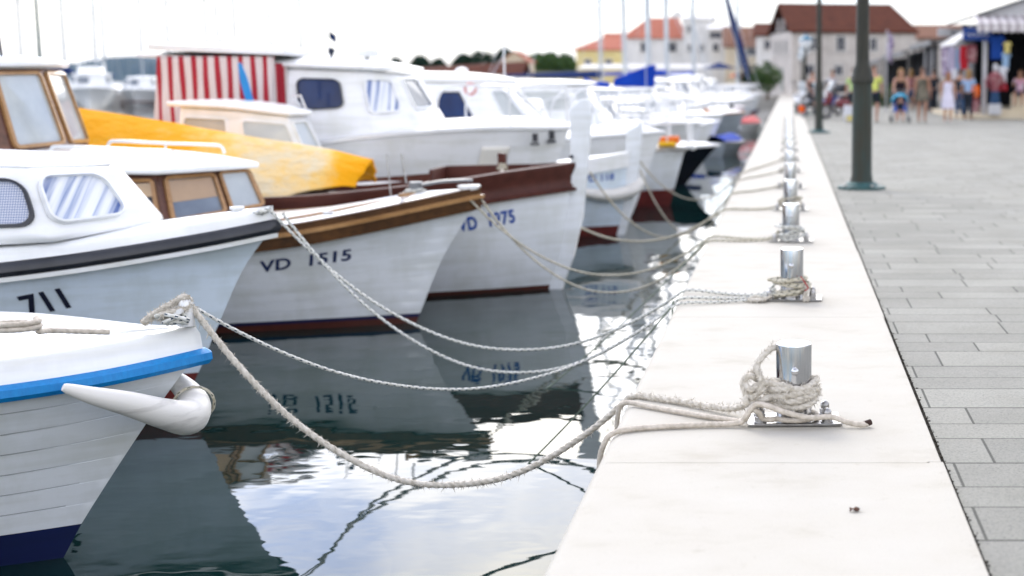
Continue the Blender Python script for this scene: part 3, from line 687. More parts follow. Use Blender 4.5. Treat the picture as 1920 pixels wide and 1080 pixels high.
onto(at(1106, 322, 16.2), 16.6, .62, 4, .013, 'rope_old', 'thick rope from behind the white stem post to the fifth bollard', .06, n=70, group=GR, lobes=3, amp=.32)
onto(at(1198, 300, 19.2), 20.3, .45, 6, .012, 'rope_old', 'rope from the grey white stem post to the quay further along', .06, n=60, group=GR, lobes=3, amp=.32)
onto(at(1200, 318, 19.2), 18.9, .80, 5, .011, 'rope_old', 'slack rope dipping from the grey white stem post towards the quay', .06, n=60, group=GR, lobes=0)
# thin lines running down from the quay into the water
rope_thing('mooring_rope', sag((EX-.01, 8.35, .0), (-1.50, 7.55, WZ-.06), .03, 50), .0055, 'rope_green', 'thin green grey line from the coping edge down into the water', n=6, lobes=0, group=GR)
rope_thing('mooring_rope', sag((EX-.01, 11.8, .0), (-1.75, 9.3, WZ-.06), .05, 50), .0055, 'rope_green', 'thin line running from the third bollard edge down into the water', n=6, lobes=0, group=GR)
rope_thing('mooring_rope', sag((EX-.01, 8.55, .01), (EX-.05, 8.1, WZ-.06), .03, 30), .006, 'rope_green', 'dark line hanging down the quay wall at the second bollard', n=6, lobes=0, group=GR)

# ================================================================== NEAR BOATS
def boat_root(name, X, Y, label, cat='boat', group='boats moored along the quay', rz=0.0):
    r = empty(name, (X, Y, WZ), rz); return tag(r, label, cat, group)
# ---- boat 1: white clinker hull, blue rub rail, bow fender
b = boat_root('small_boat', -3.21, 6.06, 'white clinker boat with bright blue rub rail, nearest the camera', 'boat')
H1 = Hull(4.6, .92, [(-.5, -.30), (0, 0), (.14, .08), (.58, .385), (.83, .575), (.93, .665), (1.2, .74)], [(.8, .93), (.3, .865), (-.5, .84), (-2, .80), (-4.6, .84)], Lb=1.9, p0=1.5, p1=2.2, g0=.30, zb=-.4)
H1.shell('bottom_paint', 'navy', b, -.4, .155, 3, close=True)
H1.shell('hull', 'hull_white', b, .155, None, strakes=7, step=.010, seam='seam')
H1.strip('rub_rail', 'blue', b, [(.0, -.035), (.045, -.032), (.062, -.012), (.060, .018), (.035, .034), (.0, .036)])
H1.strip('gunwale', 'white', b, [(-.002, .03), (.022, .034), (.014, .10), (-.004, .128), (-.04, .140), (-.30, .135), (-.30, .02)], t1=1, n=50)
H1.deck('deck', 'white', b, dz=.125, inset=.25, camber=.03, t0=.04)
m_ = MB(); m_.lathe([(.036, 0), (.034, .10), (.030, .115), (0, .12)], 16, (.625, -.04, 1.05), cap=False); m_.tube([(.625, -.11, 1.12), (.625, .03, 1.12)], .012, 8); m_.build('bow_post', 'whitepipe', b)
m_ = MB(); m_.ball((.30, 0, .99), .02, 10, 6, (1, 1, 1)); m_.tube([(.34, 0, .98), (.34, 0, 1.10)], .017, 12); m_.tube([(.34, -.07, 1.07), (.34, .07, 1.07)], .010, 8)
pass
# fender
FPT = [tuple(at(px, py, Y) - Vector((-3.21, 6.06, WZ))) for px, py, Y in ((118, 726, 5.50), (170, 741, 5.56), (240, 757, 5.66), (310, 776, 5.80), (350, 782, 5.93), (364, 760, 6.04), (352, 735, 6.14), (328, 712, 6.22))]
def fpath():
    return spline(FPT, 8)
mb = MB(); mb.tube([Vector(p) + Vector((-3.21, 6.06, WZ)) for p in fpath()], lambda u: .014 + .066*min(1, (u/.60))**.8 if u < .60 else .080 - .04*(u-.60)/.40, 24)
tag(mb.build('bow_fender', 'fender'), 'scuffed white V shaped vinyl fender wrapped under the nearest bow', 'fender')
mb = MB(); fp = [Vector(p) + Vector((-3.21, 6.06, WZ)) for p in fpath()]
q = fp[41]; d_ = (fp[42]-fp[40]).normalized(); a_ = d_.orthogonal().normalized(); b_ = d_.cross(a_)
mb.tube([q + (a_*math.cos(k*PI/8) + b_*math.sin(k*PI/8))*.083 for k in range(17)], .007, 8, 3, .2, .04, uvm=True)
tag(mb.build('fender_lashing', 'rope_old'), 'thin old rope lashing tied round the tip of the bow fender', 'rope')
# knot of ropes on the bow
kx, ky, kz = -2.62, 6.03, .37
def kn(seed, n, rx, rz_, c, per=6):
    rnd = random.Random(seed)
    return spline([(c[0]+rnd.gauss(0, rx), c[1]+rnd.uniform(-.05, .05), c[2]+abs(rnd.gauss(0, rz_))) for _ in range(n)], per)
tp = at(350, 562, 6.03)
rope_thing('rope_knot', spline([at(268, 606, 5.98), at(285, 592, 5.98), at(308, 578, 5.98), at(330, 566, 6.0), at(342, 558, 6.0), at(354, 562, 6.02), at(350, 578, 6.0), at(325, 584, 5.97), at(300, 594, 5.96), at(318, 598, 6.02), at(338, 580, 6.05), at(346, 562, 6.05), tp], 8), .0155, 'rope_fuzz', 'thick cream rope knot standing up on the bow of the nearest boat', 'rope', fuzz=3500, n=16, lobes=6, amp=.3, pitch=.085)
rope_thing('rope_knot', [p for p in kn(5, 24, .036, .022, tuple(at(322, 605, 5.98)))] + [at(368, 578, 6.05)], .009, 'rope_speck', 'flecked white rope bundle under the thick knot on the nearest bow', 'rope', n=8, lobes=3, amp=.2)
rope_thing('rope_coil', spline([(-2.79, 5.76, .318), (-2.88, 5.73, .326), (-3.0, 5.70, .335)] + [(-3.09+.085*math.cos(a), 5.62+.06*math.sin(a), .345+.003*k) for k, a in enumerate([j*.9 for j in range(16)])], 6), .012, 'rope_tan', 'small coil of beige rope lying on the nearest boat deck', 'rope', n=10, lobes=3, amp=.18)

# ---- boat 2: white cabin boat 711, black rail
b = boat_root('cabin_boat', -3.94, 9.06, 'white cabin boat with black rub rail and curtained windows, second from the camera')
H2 = Hull(5.6, 1.08, [(-.5, -.25), (0, 0), (.2, .105), (.52, .255), (.9, .445), (1.23, .685), (1.5, .76)], [(.8, 1.20), (.23, 1.10), (-.55, 1.0), (-1.6, .93), (-3, .88), (-5.6, .86)], Lb=2.9, p0=1.35, p1=2.0, g0=.30, zb=-.4)
H2.shell('bottom_paint', 'oxide', b, -.4, .21, 3)
H2.shell('hull', 'hull_blue', b, .21, None, 12)
H2.strip('rub_rail', 'black', b, [(.0, -.05), (.030, -.045), (.048, -.02), (.045, .018), (.028, .036), (.0, .04)])
H2.strip('rail_moulding', 'white', b, [(-.001, -.085), (.022, -.08), (.024, -.052), (-.001, -.05)])
H2.strip('gunwale', 'white', b, [(-.01, .036), (.018, .04), (.005, .085), (-.03, .11), (-.26, .125), (-.26, .03)])
H2.deck('deck', 'white', b, dz=.11, inset=.22, camber=.05)
base = ring([(-.04, 0, 1.19), (-.10, .18, 1.17), (-.42, .68, 1.13), (-2.4, .80, 1.04)])
top_ = ring([(-.34, 0, 1.56), (-.39, .13, 1.56), (-.62, .52, 1.575), (-2.4, .62, 1.64)])
loft_cabin(b, base, top_, 'white', bevel=.07, seg=4)
roof_slab(b, ring([(-.37, 0, 1.555), (-.42, .12, 1.555), (-.64, .49, 1.568), (-2.42, .60, 1.633)]), .012, 'white', camber=.055, bevel=.01)
n_ = len(base)
window(b, face(base, top_, n_-2), (.06, .92, .24, .84), 'folds', 'white', .012, .28, .03)
window(b, face(base, top_, n_-3), (.62, .965, .26, .80), 'gingham', 'black', .022, .30, .012)
m_ = MB(); m_.tube(spline([(-.95, -.50, 1.66), (-.93, -.50, 1.72), (-1.0, -.50, 1.735), (-1.6, -.50, 1.75), (-2.2, -.50, 1.77), (-2.25, -.50, 1.70)], 6), .011, 10); m_.build('grab_rail', 'galv', b)
m_ = MB(); m_.lathe([(.03, 0), (.03, .07), (.045, .075), (.045, .09), (0, .09)], 12, (.42, 0, 1.20)); m_.tube([(.5, -.05, 1.24), (.5, .05, 1.24)], .012, 8); m_.build('bow_cleat', 'white', b)
lettering(b, H2, '711', -.68, .675, .125, 'ltr_black', ang=.18, bold=.03, wide=.95)
rope_thing('rope_knot', kn(9, 14, .03, .02, (-3.34, 9.02, .50), 6), .010, 'rope_speck', 'flecked rope turns on the bow of the black railed boat', 'rope', n=8, lobes=3, amp=.2)

# ---- boat 3: VD 1515
b = boat_root('wooden_cabin_boat', -3.23, 12.18, 'white planked boat lettered VD 1515 with brown wooden cabin and wheelhouse')
H3 = Hull(6.8, 1.12, [(-.5, -.22), (0, 0), (.58, .255), (1.05, .55), (1.25, .62)], [(.7, 1.12), (.55, 1.10), (-.37, .925), (-.9, .845), (-1.8, .78), (-3.4, .74), (-6.8, .80)], Lb=3.1, p0=1.5, p1=1.95, g0=.34, zb=-.4)
H3.shell('bottom_paint', 'oxbrown', b, -.4, .055, 3)
H3.shell('boot_stripe', 'navy', b, .055, .085, 1)
H3.shell('hull', 'hull_white', b, .085, None, strakes=9, step=.0028)
H3.strip('bulwark', 'dkwood', b, [(-.03, -.12), (.014, -.115), (.022, -.03), (.022, .062), (-.03, .065)])
H3.strip('rubbing_strake', 'ltwood', b, [(.020, -.022), (.050, -.018), (.052, .010), (.022, .018)])
H3.strip('cap_rail', 'dkwood', b, [(-.035, .063), (.030, .063), (.030, .076), (-.035, .078)])
H3.deck('deck', 'white', b, dz=.070, inset=.03, camber=.07)
H3.strip('toe_rail', 'ltwood', b, [(-.22, .085), (-.205, .085), (-.205, .112), (-.22, .112)], t1=.32, n0=.05)
m_ = MB(); m_.prism([(.46, 1.14), (.585, 1.165), (.58, 1.20), (.40, 1.195)], -.07, .07); m_.build('stem_cap', 'white', b, bevel=.01)
bz_ = 1.0
base = ring([(-1.25, 0, .99), (-1.80, .74, .90), (-2.08, .80, .86), (-3.0, .86, .82)])
top_ = ring([(-1.39, 0, 1.335), (-1.90, .62, 1.325), (-2.14, .68, 1.325), (-3.0, .74, 1.37)])
loft_cabin(b, base, top_, 'brwood', bevel=.008)
n_ = len(base)
window(b, face(base, top_, n_-1), (.09, .57, .14, .88), 'ggrey', 'ltwood', .030, .06, .02, curtain_=('gwarm', .42))
window(b, face(base, top_, n_-1), (.67, .96, .14, .92), 'gpale', 'ltwood', .024, .06, .02)
window(b, face(base, top_, 0), (.08, .45, .16, .90), 'gpale', 'ltwood', .024, .06, .02)
window(b, face(base, top_, n_-2), (.05, .80, .18, .86), 'gdark', 'ltwood', .03, .06, .02, curtain_=('gwarm', .62))
window(b, face(base, top_, n_-3), (.35, .92, .18, .84), 'gdark', 'ltwood', .03, .06, .012)
roof_slab(b, ring([(-1.29, 0, 1.345), (-1.52, .40, 1.34), (-1.84, .74, 1.33), (-2.15, .82, 1.34), (-3.02, .86, 1.385), (-3.9, .88, 1.43)]), .045, 'white', camber=.10, bevel=.02)
for sgn in (-1, 1):
    m_ = MB(); yy = .5*sgn
    m_.tube(spline([(-1.78, yy, 1.44), (-1.80, yy, 1.495), (-1.88, yy, 1.515), (-2.3, yy, 1.53), (-2.72, yy, 1.55), (-2.80, yy, 1.53), (-2.82, yy, 1.47)], 6), .014, 10)
    m_.tube([(-2.3, yy, 1.45), (-2.3, yy, 1.53)], .010, 8); m_.build('grab_rail', 'whitepipe', b)
base = ring([(-2.87, 0, 1.40), (-3.02, .66, 1.38), (-3.15, .72, 1.38), (-4.6, .76, 1.36)])
top_ = ring([(-3.10, 0, 2.185), (-3.22, .60, 2.175), (-3.33, .64, 2.175), (-4.6, .68, 2.17)])
loft_cabin(b, base, top_, 'brwood', name='wheelhouse', bevel=.008)
n_ = len(base)
window(b, face(base, top_, n_-1), (.10, .90, .22, .93), 'gpale', 'ltwood', .03, .06, .02)
window(b, face(base, top_, 0), (.10, .90, .22, .93), 'gpale', 'ltwood', .03, .06, .02)
window(b, face(base, top_, n_-3), (.30, .95, .24, .93), 'gpale', 'ltwood', .035, .06, .012, curtain_=('gwarm', .02))
roof_slab(b, ring([(-2.98, 0, 2.20), (-3.10, .5, 2.195), (-3.22, .72, 2.19), (-4.7, .78, 2.18)]), .05, 'white', name='wheelhouse_roof', camber=.06, bevel=.02)
m_ = MB(); m_.tube([(-3.28, -.25, 2.24), (-3.40, -.25, 3.9)], .012, 8); m_.build('antenna', 'gdark', b)
lettering(b, H3, 'VD  1515', -1.09, .530, .092, 'ltr_navy', ang=.105, shear=.28, wide=1.24, bold=.028, space=1.06)
for (x, y) in ((.04, 0),):
    m_ = MB(); m_.lathe([(.055, 0), (.055, .07), (.045, .075), (.045, .10), (.058, .105), (.058, .16), (.05, .165), (0, .165)], 20, (x, y, 1.06)); m_.tube([(x-.1, y-.05, 1.11), (x+.12, y+.05, 1.11)], .014, 8)
    m_.build('mooring_bitt', 'chain', b)
m_ = MB(); m_.tube([(-.02, -.08, 1.22), (-.05, -.08, 1.47)], .008, 6); m_.tube([(-.20, .08, 1.10), (-.22, .08, 1.46)], .007, 6); m_.build('thole_pin', 'galv', b)
m_ = MB(); m_.tube(spline([(.10, -.04, 1.20), (.25, -.03, 1.225), (.38, -.03, 1.235), (.50, -.05, 1.24)], 5), .013, 8); m_.tube(spline([(.10, .04, 1.20), (.25, .05, 1.225), (.38, .04, 1.235), (.52, .03, 1.235)], 5), .013, 8); m_.build('bow_chain', 'chain', b)
m_ = MB(); m_.box(-1.05, -.97, -.78, -.75, .965, 1.0); m_.box(-.55, -.47, -.66, -.62, 1.0, 1.03); m_.build('cleat', 'whitepipe', b, bevel=.006)
rope_thing('rope_knot', tangle(-3.19, 12.18, .33, .41, .065, 3, 77), .010, 'rope_speck', 'pale rope turns round the mooring bitt on the wooden railed foredeck', 'rope', n=8, lobes=3, amp=.2)

# ---- boat 4: VD 1975 with tall white stem post
b = boat_root('traditional_boat', -2.36, 14.21, 'white boat lettered VD 1975 with brown bulwark and tall white stem post')
H4 = Hull(6.6, 1.18, [(-.5, -.30), (-.1, -.06), (.06, .02), (.33, .10), (.76, .19), (1.05, .215), (1.4, .23)], [(.3, 1.03), (.19, 1.02), (-.35, .965), (-.8, .905), (-1.5, .835), (-2.2, .78), (-4, .74), (-6.6, .82)], Lb=2.5, p0=1.6, p1=2.3, g0=.38, zb=-.4)
H4.shell('bottom_paint', 'oxbrown', b, -.4, .045, 3)
H4.shell('hull', 'hull_white', b, .045, None, 14)
H4.strip('bulwark', 'brownpaint', b, [(-.03, -.01), (.028, -.012), (.024, .03), (.012, .05), (.016, .12), (.05, .215), (.05, .25), (-.005, .255), (-.03, .10)])
H4.strip('rubbing_strake', 'brownpaint', b, [(.02, -.03), (.055, -.025), (.055, .0), (.024, .012)])
H4.deck('deck', 'cream', b, dz=.06, inset=.03, camber=.10)
H4.strip('inner_coaming', 'brownpaint', b, [(-.32, .06), (-.29, .06), (-.29, .20), (-.32, .20)], t1=.55, n0=.16)
sp = [(.0, -.38), (.06, -.1), (.10, .06), (.205, .33), (.31, .76), (.372, 1.30), (.41, 1.72), (.412, 1.80), (.39, 1.905), (.30, 1.895), (.195, 1.80), (.195, 1.30), (.17, 1.02), (.14, .76), (.05, .33), (-.04, .06), (-.15, -.38)]
m_ = MB(); m_.prism(sp, -.036, .036); m_.build('stem_post', 'hull_white', b, bevel=.01, smooth=False)
m_ = MB(); m_.ball((.205, -.05, 1.33), .022, 10, 6); m_.build('bow_ring', 'gdark', b)
m_ = MB(); m_.prism([(-.53, .95), (-.45, .95), (-.45, 1.36), (-.53, 1.37)], -.04, .04); m_.build('samson_post', 'brownpaint', b, bevel=.008)
m_ = MB(); m_.prism([(-1.15, 1.05), (-.25, 1.10), (-.27, 1.24), (-1.13, 1.22)], .28, .31); m_.prism([(-1.15, 1.05), (-1.12, 1.05), (-1.12, 1.22), (-1.15, 1.22)], -.3, .28); m_.build('hatch_coaming', 'brownpaint', b, bevel=.005)
lettering(b, H4, 'VD  1975', -.775, .655, .125, 'ltr_blue', ang=.13, shear=.12, wide=.64, bold=.035, space=1.1)
rope_thing('rope_knot', kn(21, 16, .03, .03, (-2.86, 14.15, .46), 5), .012, 'rope_old', 'cream rope hitched round the brown post of the bulwarked boat', 'rope', n=8, lobes=3, amp=.2)
rope_thing('rope_tail', spline([(-2.84, 14.12, .46), (-2.82, 14.08, .40), (-2.83, 14.06, .33), (-2.80, 14.05, .30), (-2.84, 14.05, .27), (-2.81, 14.05, .22)], 6), .020, 'rope_fuzz', 'frayed white rope tail hanging over the brown bulwark', 'rope', fuzz=500, n=8, lobes=3, amp=.3)
# yellow tarpaulin tent over boat 4 and its ridge
mb = MB()
def tarp_fn(u, v):
    x = -5.6 + 3.83*u; k = 2*v-1
    ridge = interp([(-5.6, 1.98), (-4.84, 1.84), (-3.88, 1.69), (-3.09, 1.55), (-2.3, 1.42), (-1.77, 1.30)], x)
    hw = interp([(-5.6, 1.12), (-4.5, 1.12), (-3.2, 1.05), (-2.6, .90), (-2.2, .62), (-1.9, .46), (-1.77, .36)], x)
    low = interp([(-5.6, .90), (-4, .88), (-2.7, .93), (-2.2, 1.04), (-1.9, 1.07), (-1.77, 1.05)], x)
    a = abs(k); z = ridge + (low-ridge)*(a**1.15)
    z += .025*math.sin(x*5+k*3)*a*(1-a)*4*.6 + .02*noise.noise(Vector((x*2.5, k*2, 3)))*(.4+a)
    fl = max(0, u-.9)/.1
    return (x + .05*noise.noise(Vector((k*3, x, 1)))*u - .10*fl*a + .05*a*(1-fl)*max(0, u-.7), k/abs(k+1e-9)*(a**.9)*hw if a > 1e-6 else 0, z)
mb.grid(tarp_fn, 90, 32)
o = mb.build('tarpaulin', 'tarp', solid=.006); o.location = (-2.36, 14.21, WZ); tag(o, 'faded yellow tarpaulin tented over the boat with the brown bulwark', 'tarpaulin')
mb = MB(); mb.tube([(-7.9, 14.21, 1.12), (-6.2, 14.21, .84), (-5.0, 14.21, .62), (-4.25, 14.21, .48)], .03, 10); mb.tube([(-4.35, 14.21, .55), (-4.35, 14.21, .1)], .025, 8)
tag(mb.build('ridge_pole', 'dkwood'), 'wooden ridge pole carrying the yellow tarpaulin', 'pole')

# ================================================================== BOATS FURTHER ALONG THE ROW
# ---- small cabin boat between the tarpaulin and the striped boat
b = boat_root('small_cabin_boat', -3.9, 15.6, 'small white boat with low cabin behind the yellow tarpaulin')
H = Hull(3.9, .62, [(-.5, -.2), (0, 0), (.6, .25), (1.2, .42)], [(.4, 1.0), (-.4, .93), (-1.5, .86), (-3.9, .86)], Lb=1.8, p1=2.1)
H.shell('hull', 'white', b, -.3, None, 6, 20); H.deck('deck', 'white', b, dz=.02, camber=.08)
H.strip('rub_rail', 'oxbrown', b, [(0, -.03), (.03, -.02), (.03, .02), (0, .03)], n=24)
base = ring([(-1.02, 0, .95), (-1.15, .36, .93), (-1.9, .46, .9), (-2.65, .46, .9)]); top_ = ring([(-1.38, 0, 1.70), (-1.45, .32, 1.70), (-1.95, .40, 1.76), (-2.55, .40, 1.80)])
loft_cabin(b, base, top_, 'white', bevel=.02); n_ = len(base)
window(b, face(base, top_, n_-1), (.12, .9, .50, .90), 'gpale', 'white', .02, .1, .01)
window(b, face(base, top_, n_-2), (.10, .92, .50, .88), 'gpale', 'white', .02, .1, .01)
window(b, face(base, top_, n_-3), (.10, .80, .5, .88), 'gpale', 'white', .02, .1, .01)
roof_slab(b, ring([(-1.28, 0, 1.70), (-1.40, .38, 1.70), (-1.95, .45, 1.77), (-2.68, .45, 1.81)]), .05, 'white', camber=.06, bevel=.02)
m_ = MB(); m_.lathe([(.02, 0), (.05, .02), (.05, .10), (0, .11)], 12, (-2.3, -.46, 1.40)); m_.build('horn', 'gdark', b)
m_ = MB(); m_.tube([(-1.5, .30, 1.80), (-1.6, .30, 1.90), (-1.3, -.30, 1.92), (-1.25, -.30, 1.78)], .01, 6); m_.build('grab_rail', 'whitepipe', b)
mb = MB(); mb.prism([(-.035, 0), (.045, 0), (.04, .25), (.015, .42), (-.02, .43), (-.045, .25)], -.012, .012); MAT['bluepaddle'] = M_plain('blue_plastic', (.01, .22, .55), .35)
o = mb.build('paddle', 'bluepaddle', bevel=.005); o.location = (-5.86, 15.6, 1.10); o.rotation_euler = (0, R_(-11), 0); tag(o, 'bright blue paddle blade standing up against the striped curtain', 'paddle')

# ---- big white cabin cruiser with red striped curtain
b = boat_root('cabin_cruiser', -3.0, 17.45, 'large white cabin cruiser with red and white striped curtain at its stern')
H = Hull(8.0, 1.25, [(-.5, -.5), (0, -.25), (.8, .05), (1.5, .33), (1.8, .4)], [(.4, 1.50), (-.6, 1.52), (-1.6, 1.46), (-3, 1.30), (-5, 1.15), (-8, 1.1)], Lb=3.4, p0=1.5, p1=2.2)
H.shell('hull', 'white', b, -.3, None, 12, 30); H.deck('deck', 'white', b, dz=.02, camber=.10)
H.strip('rub_rail', 'whitepipe', b, [(0, -.03), (.03, -.02), (.03, .02), (0, .03)], n=30)
base = ring([(-1.15, 0, 1.56), (-1.32, .62, 1.50), (-1.75, .98, 1.45), (-4.1, 1.06, 1.15)]); top_ = ring([(-1.55, 0, 2.16), (-1.62, .52, 2.16), (-1.90, .84, 2.18), (-4.1, .92, 2.28)])
loft_cabin(b, base, top_, 'white', bevel=.04); n_ = len(base)
window(b, face(base, top_, n_-3), (.65, .865, .46, .86), 'gblue', 'black', .012, .22, .02)
window(b, face(base, top_, n_-2), (-.05, .72, .36, .86), 'folds', 'white', .02, .14, .015)
window(b, face(base, top_, n_-1), (.12, .85, .36, .88), 'ggrey', 'white', .02, .12, .015)
window(b, face(base, top_, 0), (.12, .85, .36, .88), 'ggrey', 'white', .02, .12, .015)
roof_slab(b, ring([(-1.48, 0, 2.18), (-1.56, .56, 2.18), (-1.88, .92, 2.20), (-2.9, .97, 2.24), (-4.45, 1.0, 2.34)]), .05, 'white', camber=.09, bevel=.02)
mb = MB()
mb.grid(lambda u, v: (-4.22+1.36*u + .10*(.5-v)*(1 if u < .99 else 0), -1.085 + .018*math.sin(u*60)*(.3+v) + .012*math.sin(u*23+v*3), 1.52+.83*(1-v) if True else 0), 120, 12)
mb.build('striped_curtain', 'redstripe', b, solid=.004)
mb = MB(); mb.grid(lambda u, v: (-2.86+.10*u, -1.085+1.6*u*.12+.02*math.sin(u*20), 1.72+.55*(1-v)), 12, 8); mb.build('curtain_end', 'redstripe', b, solid=.004)
roof_slab(b, [(-2.7, 1.05, 2.34), (-4.25, 1.05, 2.42), (-4.25, -1.14, 2.42), (-2.7, -1.14, 2.36)], .07, 'white', name='canopy_top', camber=.05, bevel=.01)
m_ = MB(); m_.tube(spline([(-4.1, -.9, 2.44), (-4.08, -.9, 2.52), (-3.9, -.9, 2.55), (-3.0, -.9, 2.53), (-2.92, -.9, 2.43)], 6), .012, 8); m_.tube([(-3.5, -.9, 2.44), (-3.5, -.9, 2.54)], .01, 6); m_.build('roof_rail', 'whitepipe', b)
m_ = MB(); m_.tube([(-2.45, -.3, 2.35), (-2.50, -.3, 2.85)], .010, 6); m_.build('mast_stub', 'whitepipe', b)
m_ = MB(); m_.grid(lambda u, v: (-2.45+.07*u, -.3+.02*math.sin(u*8), 2.66-.09*v-.05*u), 8, 4); m_.build('pennant', 'gblue', b, solid=.002)
m_ = MB(); m_.ball((-2.42, -.35, 2.42), .045, 10, 6); m_.tube([(-2.42, -.35, 2.34), (-2.42, -.35, 2.40)], .02, 8); m_.build('navigation_light', 'gdark', b)
m_ = MB(); m_.lathe([(.13, 0), (.14, .03), (.13, .09), (.06, .13), (0, .135)], 20, (-2.1, 0, 2.36)); m_.lathe([(.03, -.1), (.03, 0)], 10, (-2.1, 0, 2.36)); m_.build('radar_dome', 'white', b)
m_ = MB(); m_.tube([(-2.2, .3, 2.3), (-2.2, .3, 2.75)], .01, 6); m_.tube([(-2.2, .18, 2.68), (-2.2, .42, 2.68)], .008, 6); m_.build('antenna', 'whitepipe', b)
for k, (x, z) in enumerate([(-.02, 1.40), (.14, 1.42)]):
    m_ = MB(); m_.lathe([(.035, -.05), (.035, .05)], 12, (x, -.25+.25*k-.15, z)); m_.box(x-.05, x+.05, -.46+.25*k, -.40+.25*k, z-.09, z-.06); m_.build('fairlead', 'black', b)
mb = MB(); mb.grid(lambda u, v: (-.72+.30*u+.10*v, -(H.side_y(-.72+.30*u+.10*v, 1.0+.30*v)+.012), 1.0+.30*v), 8, 6); mb.build('anchor_plate', 'cream', b, solid=.01)
m_ = MB()
for y in (-1, 1): m_.tube(spline([(.30, 0, 2.0), (-.3, .45*y, 2.0), (-1.0, .72*y, 1.98), (-1.1, .75*y, 1.55)], 6), .013, 6); m_.tube([(-.3, .45*y, 1.55), (-.3, .45*y, 2.0)], .011, 6)
m_.tube([(.30, 0, 1.5), (.30, 0, 2.0)], .012, 6); m_.build('bow_rail', 'whitepipe', b)

# ---- white boat with stem post, pale hull, grey bow fender
b = boat_root('traditional_boat', -2.27, 19.22, 'pale traditional boat with short white stem post and grey fender at its bow')
H6 = Hull(6.0, .95, [(-.5, -.3), (-.1, -.05), (.1, .03), (.65, .12), (1.1, .14)], [(.15, .98), (-.4, .90), (-1.5, .78), (-6, .75)], Lb=2.3, p0=1.6, p1=2.3)
H6.shell('bottom_paint', 'oxide', b, -.3, .13, 2, 24); H6.shell('hull', 'hull_blue', b, .13, None, 10, 30); H6.deck('deck', 'white', b, dz=.06, inset=.02, camber=.1)
H6.strip('bulwark', 'white', b, [(-.03, -.05), (.03, -.05), (.035, .15), (-.02, .15)], n=30)
sp = [(-.04, -.3), (.05, 0), (.16, .35), (.22, .65), (.27, 1.0), (.31, 1.45), (.30, 1.52), (.10, 1.40), (.08, 1.0), (.08, .65), (.0, .2), (-.15, -.3)]
m_ = MB(); m_.prism(sp, -.04, .04); m_.build('stem_post', 'hull_white', b, bevel=.01, smooth=False)
lettering(b, H6, 'VD 118', -.44, .74, .085, 'ltr_blue', bold=.02, shear=.1, ang=.05)
mb = MB(); mb.tube([Vector((-2.27, 19.22, WZ))+Vector(p) for p in spline([(-.75, -.60, .75), (-.45, -.50, .62), (-.1, -.28, .56), (.18, -.08, .62), (.24, .08, .70)], 8)], lambda u: .02+.065*min(1, u*2.2), 14)
tag(mb.build('bow_fender', 'fender'), 'grey white fender slung under the bow with the short stem post', 'fender')

# ---- white cabin boat with dark triangular window
b = boat_root('white_cabin_boat', -2.3, 21.6, 'white cabin boat with dark triangular side window and long roof')
H = Hull(7.5, 1.15, [(-.5, -.4), (0, -.1), (.8, .2), (1.4, .45)], [(.4, 1.30), (-.6, 1.25), (-2, 1.15), (-7.5, 1.1)], Lb=3.2)
H.shell('hull', 'white', b, -.3, None, 8, 24); H.deck('deck', 'white', b, dz=.02, camber=.12); H.strip('rub_rail', 'whitepipe', b, [(0, -.03), (.03, -.02), (.03, .02), (0, .03)], n=24)
base = ring([(-1.1, 0, 1.30), (-1.3, .6, 1.25), (-1.7, .85, 1.2), (-3.9, .95, 1.1)]); top_ = ring([(-1.9, 0, 2.02), (-1.95, .5, 2.02), (-2.1, .72, 2.03), (-3.9, .8, 2.05)])
loft_cabin(b, base, top_, 'white', bevel=.03); n_ = len(base)
q = face(base, top_, n_-3); m_ = MB()
def qp(u, v, up): 
    q_ = [Vector(p) for p in q]; nn = (q_[1]-q_[0]).cross(q_[3]-q_[0]).normalized(); return (q_[0]*(1-u)+q_[1]*u)*(1-v)+(q_[3]*(1-u)+q_[2]*u)*v + nn*up
m_.add([qp(.50, .42, .008), qp(.80, .42, .008), qp(.76, .84, .008), qp(.62, .84, .008)], [(0, 1, 2, 3)]); pn = m_.build('window', 'gblue', b, smooth=False)
m_ = MB(); m_.tube([qp(.50, .42, .01), qp(.80, .42, .01), qp(.76, .84, .01), qp(.62, .84, .01), qp(.50, .42, .01)], .016, 6); m_.build('window_frame', 'black', pn)
window(b, q, (.04, .42, .35, .85), 'gpale', 'galv', .012, .3, .01)
window(b, face(base, top_, n_-1), (.1, .9, .3, .85), 'gpale', 'white', .02, .1, .01); window(b, face(base, top_, 0), (.1, .9, .3, .85), 'gpale', 'white', .02, .1, .01); window(b, face(base, top_, n_-2), (.1, .9, .3, .85), 'gpale', 'white', .02, .1, .01)
roof_slab(b, ring([(-1.8, 0, 2.04), (-1.9, .6, 2.04), (-2.1, .8, 2.05), (-4.8, .9, 2.10)]), .06, 'white', camber=.08, bevel=.02)
m_ = MB(); m_.lathe([(.05, 0), (.07, .03), (.07, .12), (.03, .16), (0, .16)], 12, (-3.6, -.98, 1.92)); m_.build('horn', 'gdark', b)
m_ = MB(); m_.tube([(-2.0, .2, 2.1), (-2.0, .2, 2.75)], .012, 6); m_.build('antenna', 'whitepipe', b); m_ = MB(); m_.lathe([(.10, 0), (.10, .05), (.08, .10), (0, .12)], 14, (-2.6, 0, 2.15), cap=False); m_.build('radar_dome', 'white', b)
m_ = MB()
for y in (-1, 1):
    m_.tube(spline([(.45, 0, 1.95), (-.2, .5*y, 1.93), (-1.0, .85*y, 1.88), (-1.2, .9*y, 1.25)], 6), .014, 6)
    for x, yy in ((.1, .3), (-.5, .62)): m_.tube([(x, yy*y, 1.3), (x, yy*y, 1.93)], .012, 6)
m_.build('bow_rail', 'whitepipe', b)
